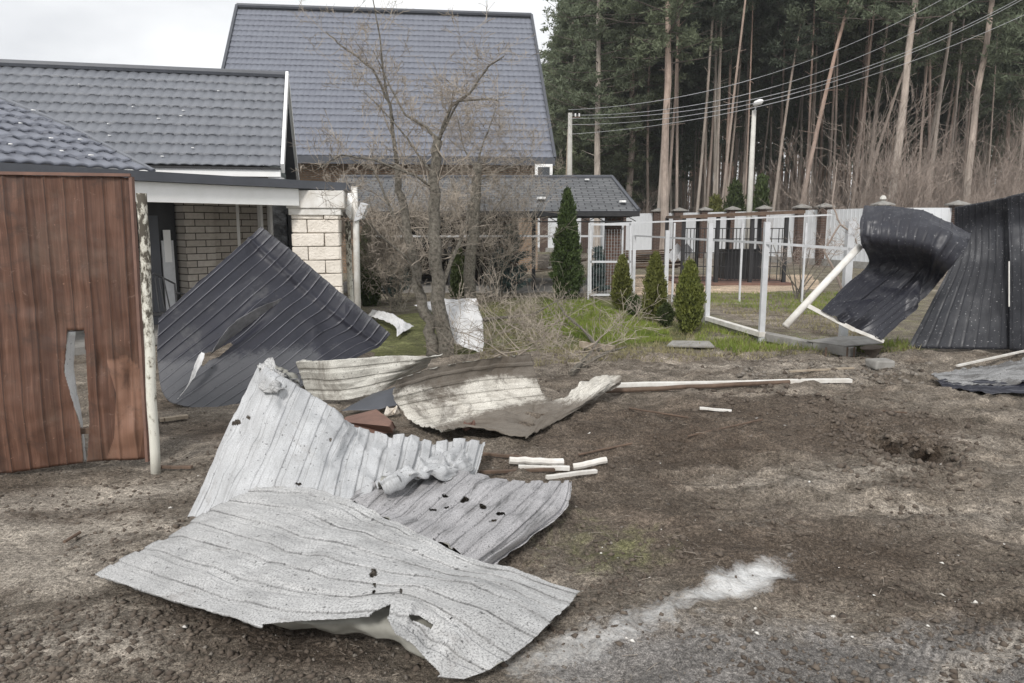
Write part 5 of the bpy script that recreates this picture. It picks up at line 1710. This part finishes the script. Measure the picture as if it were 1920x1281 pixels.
# crumpled peak and ridge belonging to that heap
pk = zc_([[(482, 690, .72), (510, 678, .76), (530, 700, .73), (560, 716, .66)], [(490, 715, .68), (515, 700, .74), (540, 712, .68), (568, 722, .64)], [(500, 740, .62), (520, 735, .66), (545, 730, .64), (572, 735, .6)]])
o = sheet_obj('torn_corner', [sheet_grid(pk, 34, 24, .12, .0, crump=.03, cscale=6, jag=.05, seed=31, creases=14, cang=1.0, cw=.06)], M['zinc'], M['zinc_under'], smooth=False)
tag(o, 'crumpled torn corner of steel on top of the leaning bright sheet', 'metal scrap')
rdg = zc_([[(700, 905, .2), (745, 880, .24), (790, 868, .24), (830, 850, .22), (865, 832, .22)], [(712, 912, .24), (755, 893, .28), (800, 880, .28), (845, 868, .25), (880, 850, .2)], [(720, 918, .17), (765, 912, .17), (812, 902, .18), (862, 895, .15), (892, 880, .12)]])
o = sheet_obj('crumpled_strip', [sheet_grid(rdg, 70, 26, .12, .0, crump=.008, cscale=6, jag=.04, seed=37, creases=26, cang=1.3, cw=.05)], M['zinc_b'], M['zinc_under'], smooth=False)
tag(o, 'crushed grey steel strip folded between the leaning sheet and the pierced right sheet', 'metal scrap')

s3 = zc_([
    [(700, 903, .20), (680, 915, .18), (660, 925, .16), (640, 937, .14)],
    [(800, 887, .17), (770, 915, .16), (735, 945, .15), (705, 968, .14)],
    [(905, 894, .13), (860, 930, .14), (810, 970, .14), (770, 1002, .14)],
    [(985, 903, .13), (940, 945, .14), (890, 985, .14), (840, 1030, .13)],
    [(1045, 906, .15), (1010, 945, .15), (950, 1000, .14), (885, 1052, .12)],
    [(1072, 908, .15), (1056, 956, .08), (990, 1008, .05), (922, 1058, .03)]])
g3 = sheet_grid(s3, 150, 220, .115, .015, 'trap', .010, 2.2, .022, seed=21, creases=18, cang=.25,
                holes=[(871, 937, 8, 4.5), (905, 950, 6, 4.5), (938, 963, 7, 3), (835, 930, 6, 2), (812, 956, 5, 2), (926, 976, 4, 1.8), (838, 952, 4, 2)])
o = sheet_obj('crumpled_sheet', [g3], M['zinc_c'], M['zinc_under'])
tag(o, 'streaked grey profiled sheet with a row of black holes, right of the heap', 'metal sheet')

s4 = zc_([
    [(580, 748, .03), (640, 752, .05), (700, 738, .11), (745, 716, .20), (800, 690, .32)],
    [(566, 714, .22), (640, 714, .25), (700, 706, .28), (752, 694, .34), (812, 676, .42)],
    [(553, 680, .42), (625, 674, .45), (700, 669, .47), (762, 665, .49), (830, 661, .50)]])
o = sheet_obj('crumpled_sheet', [sheet_grid(s4, 120, 90, .10, .010, 'trap', .010, 2, .03, seed=41, creases=12, cang=.3)], M['cream'], M['zinc_under'])
tag(o, 'cream white profiled sheet standing on edge in front of the dark sheet', 'metal sheet')

s5a = zc_([
    [(745, 712, .42), (820, 688, .46), (900, 675, .48), (995, 663, .48)],
    [(738, 742, .28), (820, 720, .31), (910, 706, .31), (1006, 700, .29)],
    [(752, 770, .14), (830, 757, .14), (920, 746, .13), (1018, 735, .12)],
    [(790, 800, .06), (850, 788, .03), (930, 780, .03), (1040, 760, .03)],
    [(842, 806, .10), (882, 800, .08), (928, 808, .06), (990, 820, .04)]])
s5b = zc_([
    [(1000, 752, .06), (1050, 748, .07), (1090, 718, .18), (1130, 702, .22), (1168, 706, .20)],
    [(1000, 785, .03), (1060, 770, .05), (1112, 738, .13), (1142, 720, .17), (1166, 713, .17)],
    [(985, 820, .05), (1045, 790, .03), (1112, 752, .05), (1150, 729, .10), (1163, 718, .14)]])
o = sheet_obj('crumpled_sheet', [sheet_grid(s5a, 150, 160, .10, .010, 'trap', .012, 2.2, .03, seed=51, creases=20, cang=.3), sheet_grid(s5b, 90, 40, .10, .006, 'trap', .012, 5, .03, seed=53, creases=12, cang=.4, cw=.08)], M['muddy'], M['zinc_under'], tint=lambda x, y: .68 + .5 * np.clip((730 - y) / 50, 0, 1) - .75 * gauss(x, y, 940, 725, 70, 26) - .5 * gauss(x, y, 840, 775, 110, 16, -.2) + .6 * gauss(x, y, 1000, 790, 80, 22) - .8 * gauss(x, y, 1120, 715, 60, 18, -.4) - .4 * gauss(x, y, 770, 760, 40, 40))
tag(o, 'mud splashed cream sheet curled like a trough with a pointed tail', 'metal sheet')

# dark plate and red block in the gap
o = sheet_obj('bent_plate', [sheet_grid(zc_([[(640, 770, .02), (700, 768, .03), (745, 760, .05)], [(700, 738, .12), (730, 728, .18), (748, 722, .2)]]), 30, 20, 1, 0, crump=.01, jag=.004)], M['grey_metal'] if False else M['fascia'], M['dark_under'])
tag(o, 'dark slate coloured plate in the gap between cream and muddy sheets', 'metal plate')
mb = MB(); mb.prism([Z(640, 790, .1), Z(700, 775, .14), Z(730, 800, .12), Z(735, 812, .03), Z(650, 815, .03)], (0, .15, 0))
tag(mb.build('clay_slab', M['tread'], bevel=.01), 'reddish clay slab wedged behind the leaning bright sheet', 'slab')
for i, (px, py, s_) in enumerate(((735, 780, .05), (880, 808, .045))):
    q = Z(px, py)
    bm_ = MB(); 
    bm_.tube([q + Vector((-s_, 0, .01)), q + Vector((-s_ * .4, 0, .05)), q + Vector((s_ * .6, .01, .055)), q + Vector((s_, .02, .02))], [s_ * .5, s_ * 1.0, s_ * .9, s_ * .4], 7)
    tag(bm_.build('rubble_stone', M['stone'] if i == 0 else M['tread']), ['pale rubble stone in the gap beside the slate plate', 'reddish rubble stone under the muddy sheet'][i], 'stone')

# big dark sheet
s6 = [[P(*p) for p in r] for r in [
    [(490, 424, 8.30), (462, 450, 8.22), (430, 478, 8.0), (365, 535, 7.7), (296, 598, 7.4)],
    [(548, 470, 8.35), (518, 502, 8.22), (480, 535, 8.0), (395, 610, 7.6), (296, 690, 7.2)],
    [(607, 521, 8.40), (578, 556, 8.25), (540, 585, 8.0), (450, 660, 7.5), (318, 755, 6.95)],
    [(667, 571, 8.45), (640, 606, 8.3), (600, 630, 8.1), (520, 695, 7.5), (400, 770, 6.95)],
    [(733, 626, 8.50), (712, 650, 8.4), (690, 660, 8.2), (600, 705, 7.7), (470, 785, 6.95)]]]
tearP = [(368, 680), (378, 664), (402, 658), (432, 642), (438, 646), (412, 668), (392, 676), (380, 688)]
g6 = sheet_grid(s6, 170, 320, .115, .010, 'line', .008, 1.0, .016, seed=61, creases=20, cang=.22, cw=.16, holes=[lambda x, y: inpoly(x, y, tearP)],
                dents=[(.22, .5, .03, 2.0, .025), (.60, .36, .10, .03, .05), (.68, .42, .10, .03, -.05), (.85, .5, .1, .3, .03), (.35, .12, .15, .06, -.03)], lines=.07)
def dust_sheen6(x, y):
    up = np.clip(1 - ((x - 490) * .64 * -1 + (y - 424) * .77 + 10) / 60, 0, 1) * .0
    # painted sheen band along the upper right rim and the dusty lower end
    d1 = ((y - 425) - (x - 490) * .83) / 1.3
    band = np.clip(1 - d1 / 42, 0, 1) * .6
    low = np.clip(((y - 640) + (x - 300) * .10) / 60, 0, 1) * np.clip((640 - x) / 60, 0, 1) * .8
    return np.maximum(band, low)
o = sheet_obj('dark_sheet', [g6], M['black_sh'], M['dark_under'], tint=dust_sheen6)
tag(o, 'large graphite profiled sheet torn and leaning as a diamond before the veranda', 'metal sheet')
st = [[P(362, 690, 7.05), P(372, 668, 7.1), P(378, 660, 7.15)], [P(352, 722, 7.0), P(368, 700, 7.05), P(384, 668, 7.1)], [P(330, 752, 6.95), P(345, 735, 6.98), P(362, 712, 7.0)]]
o = sheet_obj('torn_strip', [sheet_grid(st, 16, 24, 1, 0, crump=.012, cscale=8, jag=.006)], M['white_sh'])  # white colour paints the bright highlight at the tear
tag(o, 'thin torn strip hanging from the tear of the dark sheet, highlight painted white', 'metal scrap')
fl = [[P(392, 668, 7.35), P(440, 630, 7.5), P(500, 585, 7.7), P(530, 562, 7.8)], [P(398, 660, 7.25), P(432, 612, 7.35), P(480, 580, 7.55), P(528, 560, 7.78)]]
o = sheet_obj('folded_flap', [sheet_grid(fl, 60, 14, 1, 0, crump=.008, cscale=5, jag=.006)], M['flap'])
tag(o, 'narrow bent flap lifting along the tear of the dark sheet', 'metal scrap')

# small white pieces behind
o = sheet_obj('white_scrap', [sheet_grid(zc_([[(688, 592, .05), (715, 600, .1), (740, 612, .1), (745, 630, .02)], [(700, 580, .12), (735, 588, .2), (755, 600, .16), (776, 612, .04)]]), 50, 24, .1, .006, crump=.015, cscale=4, jag=.02, creases=14, cang=.6, cw=.06)], M['white_sh'])
tag(o, 'small white curled scrap lying right of the dark sheet', 'metal scrap')
bs = [[P(776, 574, 10.1), P(820, 562, 10.2), P(893, 560, 10.4)], [P(800, 578, 9.95), P(836, 600, 10.0), P(905, 600, 10.3)], [P(830, 600, 10.1), P(850, 632, 10.0), P(908, 645, 10.1)], [P(840, 640, 10.0), P(870, 650, 9.9), P(905, 662, 9.9)]]
o = sheet_obj('white_scrap', [sheet_grid(bs, 60, 70, .11, .008, crump=.012, cscale=3, jag=.02, seed=71, creases=16, cang=.4, cw=.1)], M['white_sh'], M['zinc_under'])
tag(o, 'white curled sheet wrapped behind the foot of the two stemmed bare tree', 'metal scrap')

# curled black sheet on the right
s9 = [[P(*p) for p in r] for r in [
    [(1621, 384, 9.55), (1613, 415, 9.30), (1614, 455, 9.25), (1628, 495, 9.65), (1585, 535, 9.50), (1540, 582, 9.15)],
    [(1690, 388, 9.55), (1682, 420, 9.25), (1680, 460, 9.20), (1690, 500, 9.70), (1640, 545, 9.55), (1570, 600, 9.15)],
    [(1755, 405, 9.50), (1746, 437, 9.20), (1735, 470, 9.20), (1735, 505, 9.65), (1690, 555, 9.55), (1608, 618, 9.20)],
    [(1821, 438, 9.45), (1802, 476, 9.20), (1780, 505, 9.25), (1755, 535, 9.60), (1715, 580, 9.55), (1652, 638, 9.25)]]]
g9 = sheet_grid(s9, 140, 130, .10, .010, 'line', .010, 1.6, .018, seed=81, creases=22, cang=.55, cw=.14, dents=[(.6, .5, .05, .12, .06), (.7, .62, .12, .03, -.06), (.35, .80, .3, .03, .04), (.75, .3, .15, .02, .04)], lines=.07)
o = sheet_obj('curled_black_sheet', [g9], M['black_gloss'], M['dark_under'])
tag(o, 'curled black profiled sheet hanging off the fence corner over a white pipe', 'metal sheet')
mb = MB(); mb.tube([P(1612, 462, 9.45), P(1541, 538, 9.3), P(1472, 612, 9.1)], .045, 10)
tag(mb.build('white_pipe', M['white_dirty'], smooth=True), 'thick white pipe slanting down from under the curled black sheet', 'pipe')
mb = MB(); mb.bar(P(1508, 570, 9.2), P(1600, 618, 9.2), .05, .05); mb.bar(P(1600, 618, 9.2), P(1655, 640, 9.3), .05, .04)
tag(mb.build('bent_rail', M['white_dirty']), 'bent pale rail joined to the lower rim of the curled black sheet', 'rail')
mb = MB(); mb.prism([Z(1512, 641, .11), Z(1585, 651, .11), Z(1655, 645, .11), Z(1645, 634, .12), Z(1580, 632, .12)], (0, 0, .02))
tag(mb.build('concrete_slab', M['concrete'], bevel=.006), 'thin pale slab jutting out beneath the curled black sheet', 'slab')
mb = MB(); q = Z(1633, 668); mb.tube([q + Vector((0, 0, -.02)), q + Vector((.01, 0, .06)), q + Vector((0, 0, .12))], [.05, .09, .15], 7)
tag(mb.build('soil_plug', M['clod']), 'dark lump of soil hanging below the corner of the curled sheet', 'soil')
for k, px in enumerate((1548, 1588, 1601)):
    b_ = Z(px, 668); MBs = MB().tube([(b_.x, b_.y, -.02), (b_.x, b_.y, .12)], .012, 5)
    tag(MBs.build('iron_rod', M['rustpipe']), ['leftmost', 'middle', 'rightmost'][k] + ' of three short iron rods under the jutting slab', 'rod', 'iron rods under the slab')

# standing black fence panels
fr = empty('black_fence', (P(1850, 655, 10.2).x, 10.2, 0), 'black profiled steel fence standing at the right edge, left side torn loose', 'fence')
A9 = [[P(*p) for p in r] for r in [
    [(1790, 389, 10.35), (1789, 432, 10.5), (1787, 485, 10.45), (1745, 570, 10.35), (1701, 653, 10.2)],
    [(1838, 380, 10.25), (1838, 425, 10.42), (1836, 485, 10.35), (1815, 570, 10.3), (1796, 655, 10.15)],
    [(1893, 369, 10.10), (1895, 415, 10.2), (1896, 485, 10.15), (1896, 570, 10.1), (1896, 656, 10.05)]]]
sheet_obj('panel', [sheet_grid(A9, 60, 110, .10, .009, 'line', .008, 1.5, .006, seed=91, creases=8, cang=.1, lines=.08)], M['black_fence'], M['dark_under'], fr)
B9 = [[P(*p) for p in r] for r in [
    [(1889, 369, 10.0), (1890, 415, 10.1), (1893, 485, 10.0), (1893, 570, 10.0), (1893, 658, 9.98)],
    [(1960, 352, 9.8), (1962, 415, 9.9), (1965, 485, 9.8), (1965, 570, 9.8), (1966, 664, 9.75)],
    [(2060, 330, 9.5), (2062, 415, 9.6), (2064, 485, 9.5), (2066, 570, 9.5), (2068, 674, 9.4)]]]
sheet_obj('panel', [sheet_grid(B9, 50, 110, .10, .009, 'line', .02, 1.5, .006, seed=95, lines=.08)], M['black_fence'], M['dark_under'], fr)
MB().bar(P(1892, 490, 9.9), P(1892, 575, 9.88), .014, .01, (0, 1, 0)).build('painted_light_gap', M['white_dirty'], fr)  # pale strip added to stand for light through the panel seam
p0, p1 = P(1990, 340, 9.9), Z(1990, 668)
MB().box((p0.x - .04, 9.95, -.1), (p0.x + .04, 10.03, p0.z - .1)).build('post', M['grey_metal'], fr)

# sheet lying flat at the right edge
s11 = zc_([[(1745, 700, .05), (1830, 690, .09), (1930, 672, .14), (2020, 662, .12)], [(1762, 712, .04), (1840, 705, .09), (1930, 695, .13), (2030, 690, .12)], [(1790, 722, .03), (1850, 722, .06), (1930, 722, .08), (2040, 722, .08)]])
o = sheet_obj('flat_sheet', [sheet_grid(s11, 110, 60, .06, .012, 'trap', .010, 3, .05, seed=101, creases=22, cang=.5, cw=.08)], M['dark_grey_sh'], M['dark_under'])
tag(o, 'low ribbed grey sheet lying at the right edge in front of the black fence', 'metal sheet')
s12 = zc_([[(1752, 712, .03), (1850, 716, .07), (1990, 718, .09)], [(1768, 727, .01), (1850, 736, .02), (1990, 740, .02)]])
o = sheet_obj('shade_sheet', [sheet_grid(s12, 70, 14, 1, 0, crump=.02, cscale=5, jag=.02)], M['black_sh'])  # dark sheet put in as the shade below the ribbed sheet
tag(o, 'black sheet edge standing for the shade under the low ribbed sheet', 'metal sheet')
mb = MB(); mb.bar(Z(1795, 686, .05), Z(1935, 655, .1), .035, .02)
tag(mb.build('trim_strip', M['white_dirty']), 'pale trim strip behind the low ribbed sheet at right', 'trim')

# ------------------------------------------------------------------ loose boards and pipes on the dirt
def stick(name, a, b, w, h, m, label, cat, group=None, round_=False, za=.02, zb=.02):
    A_, B_ = Z(a[0], a[1], za), Z(b[0], b[1], zb)
    A_.z = ground_h(A_.x, A_.y) + za + .012; B_.z = ground_h(B_.x, B_.y) + zb + .012
    mb = MB()
    n = 7
    pts = [A_.lerp(B_, i / n) + Vector((0, random.gauss(0, w * .06), random.gauss(0, w * .04))) for i in range(n + 1)]
    lift = max(0.0, max(ground_h(p.x, p.y) + h * .45 - p.z for p in pts)) * .8
    for p in pts: p.z += lift
    if round_: mb.tube(pts, [w / 2] * (n + 1), 8)
    else:
        for i in range(n): mb.bar(pts[i], pts[i + 1], w * random.uniform(.88, 1.05), h)
    return tag(mb.build(name, m, bevel=.002), label, cat, group)


stick('long_board', (1142, 722), (1595, 707), .07, .04, M['white_dirty'], 'very long whitewashed board lying across the dirt right of the muddy sheet', 'board', za=.06, zb=.03)
stick('rusty_pipe', (1130, 735), (1480, 718), .05, .05, M['rustpipe'], 'rusty brown pipe lying along the front of the long whitewashed board', 'pipe', None, True)
stick('short_board', (1312, 763), (1372, 767), .035, .02, M['white_dirty'], 'single short white lath lying alone on the dirt in front of the long board', 'board')
stick('pipe_piece', (955, 863), (1056, 857), .055, .05, M['white_dirty'], 'thickest white pipe piece, farthest of the broken pieces', 'pipe', 'broken white pipe pieces', True)
stick('pipe_piece', (972, 874), (1068, 872), .035, .03, M['white_dirty'], 'thin white piece just in front of the thickest pipe piece', 'pipe', 'broken white pipe pieces')
stick('pipe_piece', (1075, 868), (1137, 863), .05, .04, M['white_dirty'], 'rightmost blotchy white pipe piece with a dark end', 'pipe', 'broken white pipe pieces', True)
stick('pipe_piece', (1025, 902), (1118, 881), .03, .025, M['white_dirty'], 'slanting thin white piece touching the pierced sheet', 'pipe', 'broken white pipe pieces')
stick('broken_plank', (905, 852), (1010, 856), .03, .02, M['rustpipe'], 'dark brown lath beside the end of the leaning bright sheet', 'plank')
stick('broken_plank', (900, 888), (1040, 876), .03, .02, M['rustpipe'], 'dark brown lath under the thin white pieces', 'plank')
stick('broken_plank', (300, 785), (352, 778), .06, .03, M['wood'], 'splintered yellow wood piece lying right of the gate post', 'plank')
stick('broken_plank', (293, 868), (360, 872), .03, .02, M['rustpipe'], 'thin dark strip on the ground at the foot of the gate post', 'stick')  # thin dark strip running right from the post foot
stick('broken_plank', (1480, 700), (1600, 695), .04, .02, M['wood'], 'brown lath lying just behind the long whitewashed board', 'plank')
for k, (a, b_, lab) in enumerate((((1180, 770), (1290, 800), 'dark stick lying on churned soil left of the lone white lath'), ((1290, 820), (1430, 790), 'long dark stick on the dirt in front of the lone white lath'), ((1085, 840), (1185, 830), 'thin dark stick just behind the broken white pipe pieces'), ((1640, 760), (1700, 775), 'thin dark stick behind the crater'), ((120, 1015), (150, 995), 'small dark twig on the pale ground at left'))):
    stick('fallen_stick', a, b_, .018, .015, M['rustpipe'], lab, 'stick', None, True)
stick('wood_block', (1148, 650), (1090, 655), .12, .08, M['wood'], 'split pale wood block beside the fallen branches', 'wood', za=.05, zb=.05)
mb = MB(); q = Z(1660, 690); mb.box((q.x - .17, q.y - .05, -.02), (q.x + .1, q.y + .15, .1), .2, jit=.015); tag(mb.build('concrete_lump', M['concrete'], bevel=.02), 'pale concrete lump on the dirt before the curled sheet', 'concrete')
for k, (a, b_, c, d) in enumerate(((1250, 651, 1340, 653), (1262, 645, 1300, 646))):
    mb = MB(); mb.prism([Z(a, b_, .0), Z(c, d, .0), Z(c - 10, d - 10, .0), Z(a + 10, b_ - 9, .0)], (0, 0, .03))
    if k == 0: tag(mb.build('paving_slab', M['concrete'], bevel=.008), 'grey paving slab at the lawn edge below the small thujas', 'slab')

# small white fragments on roofs
def bit(p, s, label, m=None, flat=True):
    mb = MB(); n = 6
    a0 = random.random() * 6
    pts = [p + Vector((math.cos(a0 + i * 1.05) * s * random.uniform(.5, 1), math.sin(a0 + i * 1.05) * s * random.uniform(.5, 1), 0)) for i in range(n)]
    mb.prism(pts, (0, 0, s * .35))
    return mb
fr_b = MB()
def on_slope(px, py, p0, nrm):
    d = Vector(ray(px, py)); o_ = Vector((0, 0, CAMH))
    return o_ + d * ((Vector(p0) - o_).dot(nrm) / d.dot(nrm))
nlow = ax2.cross(up2.normalized())
nvv = vax.cross(upt.normalized())
for i, (px, py) in enumerate(((150, 163), (340, 222), (298, 227), (345, 212), (205, 237), (206, 259), (305, 298), (410, 175), (250, 205), (362, 282))):
    p = on_slope(px, py, e0, nlow) + nlow * .05
    tag(bit(p, .035, '').build('roof_fragment', M['white']), 'small white fragment lying on the low house tiles', 'fragment', 'white fragments on the low roof')
for i, (px, py) in enumerate(((38, 240), (95, 268), (115, 292), (62, 215), (150, 270), (20, 280), (170, 300))):
    p = on_slope(px, py, ve0, nvv) + nvv * .06
    tag(bit(p, .035, '').build('roof_fragment', M['white']), 'small white fragment lying on the pitched veranda tiles', 'fragment', 'white fragments on the veranda roof')
npv = (eR - eL).normalized().cross((rL - eL).normalized())
for i, (px, py, s_) in enumerate(((1014, 377, .16), (1168, 383, .14), (1100, 341, .09))):
    p = on_slope(px, py, eL, npv) + npv * .05
    tag(bit(p, s_, '').build('roof_fragment', M['white']), ['largest white fragment, left on the pavilion roof', 'white fragment near the right eave corner of the pavilion', 'small white fragment just below the pavilion ridge'][i], 'fragment')

# ------------------------------------------------------------------ loose stuff on the ground
def scatter_chunks(n, region, smin, smax, name, m, label, cat, seedv, flat=.6, ok=None):
    rd = np.random.default_rng(seedv)
    base = np.array([[1, 0, 0], [-1, 0, 0], [0, 1, 0], [0, -1, 0], [0, 0, 1], [0, 0, -1]], float)
    fc = np.array([[0, 2, 4], [2, 1, 4], [1, 3, 4], [3, 0, 4], [2, 0, 5], [1, 2, 5], [3, 1, 5], [0, 3, 5]])
    VV, FF = [], []; k = 0
    while k < n:
        px = rd.uniform(region[0], region[2]); py = region[1] + (region[3] - region[1]) * rd.random() ** .8
        p = Z(px, py)
        if mn.noise(Vector((p.x * 1.3, p.y * 1.3, seedv))) < rd.uniform(-.5, .3): continue
        if ok is not None:
            if rd.random() > ok(px, py): continue
        elif gauss(px, py, 1340, 1105, 160, 50, -.28) > .3 and rd.random() < .93: continue
        if ground_h(p.x, p.y) < -.10: continue
        s = (smin + (smax - smin) * rd.random() ** 5)
        v = base * s * rd.uniform(.5, 1.1, (6, 1)) * np.array([1, 1, flat]) + rd.normal(size=(6, 3)) * s * .15
        a = rd.random() * 6.28; c_, s_ = math.cos(a), math.sin(a)
        v = v @ np.array([[c_, s_, 0], [-s_, c_, 0], [0, 0, 1]])
        v += np.array([p.x, p.y, ground_h(p.x, p.y) + s * .15])
        FF.append(fc + len(VV) * 6); VV.append(v); k += 1
    o = link_mesh(name, np.concatenate(VV), np.concatenate(FF), m)
    return tag(o, label, cat, None, 'stuff')


scatter_chunks(14000, (-60, 700, 1980, 1300), .004, .028, 'soil_clods', M['clod'], 'dark clods of loose soil strewn over the bare ground', 'soil', 3)
scatter_chunks(2600, (-60, 660, 1980, 1300), .003, .016, 'gravel', M['stonebit'], 'small stones strewn over the bare ground', 'gravel', 4)
scatter_chunks(260, (300, 690, 1920, 1200), .003, .019, 'plaster_crumbs', M['white_dirty'], 'pale plaster crumbs sprinkled on the dirt', 'debris', 6, .4)
scatter_chunks(420, (1380, 668, 1760, 712), .01, .06, 'rubble', M['stonebit'], 'rubble strewn before the curled black sheet', 'rubble', 8, .6)


scatter_chunks(1500, (1520, 740, 1840, 920), .006, .045, 'crater_clods', M['clod'], 'loose soil thrown out round the narrow crater', 'soil', 14, .8, lambda x, y: float(gauss(x, y, 1690, 825, 120, 50, .3)) * .9)
scatter_chunks(700, (1300, 655, 1760, 770), .008, .05, 'churned_clods', M['clod'], 'coarse clods turned up before the fence line', 'soil', 16, .7, lambda x, y: .6)


def scatter_straw(n, region, name, m, label, seedv, L=(.02, .07), r=.0011):
    rd = np.random.default_rng(seedv)
    cs, ds = [], []
    while len(cs) < n:
        px = rd.uniform(region[0], region[2]); py = rd.uniform(region[1], region[3])
        p = Z(px, py)
        if mn.noise(Vector((p.x * .9, p.y * .9, seedv))) < rd.uniform(-.4, .4): continue
        cs.append((p.x, p.y, ground_h(p.x, p.y) + .008)); a = rd.random() * 6.28
        ds.append((math.cos(a), math.sin(a), rd.normal() * .15))
    c = np.array(cs); d = np.array(ds); l = rd.uniform(*L, (n, 1))
    s = np.stack([-d[:, 1], d[:, 0], 0 * d[:, 0]], axis=1) * r
    u = np.array([[0, 0, r * 1.5]])
    V = np.stack([c - d * l / 2 - s, c - d * l / 2 + s, c + d * l / 2 + s, c + d * l / 2 - s, c - d * l / 2 + u, c + d * l / 2 + u], axis=1).reshape(-1, 3)
    i = np.arange(n)[:, None] * 6
    F = np.concatenate([i + np.array([[0, 3, 5, 4]]), i + np.array([[1, 4, 5, 2]])])
    return tag(link_mesh(name, V, F, m), label, 'litter', None, 'stuff')


scatter_straw(420, (-60, 700, 1980, 1290), 'twig_litter', M['twig'], 'broken twigs and straw littering the dirt', 12)


def grass_patch(name, n, ok, hmin, hmax, m, label, seedv, wd=.006):
    rd = np.random.default_rng(seedv)
    pxs = rd.uniform(540, 1760, n * 6); pys = rd.uniform(548, 700, n * 6)
    sel = ok(pxs, pys)
    pxs, pys = pxs[sel][:n], pys[sel][:n]
    c = []
    for a, b in zip(pxs, pys):
        p = Z(a, b)
        if mn.noise(Vector((p.x * 1.7, p.y * 1.7, 2))) < rd.uniform(-.55, .15): continue
        c.append((p.x, p.y, ground_h(p.x, p.y)))
    c = np.array(c); n = len(c)
    h = rd.uniform(hmin, hmax, (n, 1)); a = rd.random((n, 1)) * 6.28
    s = np.concatenate([np.cos(a), np.sin(a), 0 * a], axis=1) * wd
    lean = np.concatenate([rd.normal(size=(n, 2)) * .45, np.ones((n, 1))], axis=1) * h
    V = np.stack([c - s, c + s, c + lean], axis=1).reshape(-1, 3)
    return tag(link_mesh(name, V, np.arange(3 * n).reshape(-1, 3), m), label, 'grass', None, 'stuff')


grass_patch('lawn_grass', 60000, lambda x, y: inpoly(x, y, [(1020, 560), (1110, 560), (1150, 580), (1250, 615), (1260, 640), (1130, 645), (1020, 620)]), .03, .07, M['grass'], 'short green lawn around the small thujas', 5)
grass_patch('rough_grass', 18000, lambda x, y: inpoly(x, y, [(900, 560), (1330, 600), (1430, 640), (1720, 640), (1725, 660), (1500, 668), (1180, 676), (900, 690)]) | inpoly(x, y, [(1330, 545), (1640, 545), (1650, 635), (1450, 610), (1330, 580)]), .03, .09, M['drygrass'], 'patchy dry grass along the edge of the bare dirt', 7)
grass_patch('weeds', 16000, lambda x, y: inpoly(x, y, [(1320, 605), (1430, 640), (1720, 640), (1725, 656), (1380, 664), (1300, 640)]) | inpoly(x, y, [(1330, 545), (1640, 545), (1640, 600), (1330, 570)]), .04, .11, M['grass'], 'green weeds growing below the fence kerb', 9)
# ------------------------------------------------------------------ thin haze added to lift the dark forest
hz = MB().box((-260, -20, -2.0), (320, 150, 40)).build('haze', None)  # added volume, lifts the dark tones of the forest
hm = bpy.data.materials.new('added_haze'); hm.use_nodes = True
ht = hm.node_tree; ht.nodes.remove(ht.nodes['Principled BSDF'])
pv = ht.nodes.new('ShaderNodeVolumePrincipled'); pv.inputs['Density'].default_value = 0.0006
pv.inputs['Color'].default_value = (0.9, 0.93, 0.95, 1)
ht.links.new(pv.outputs[0], ht.nodes['Material Output'].inputs['Volume'])
hz.data.materials.clear(); hz.data.materials.append(hm)
tag(hz, 'thin pale haze added over the whole place to lift dark tones', 'haze', None, 'stuff')
print('objects', len(bpy.data.objects))
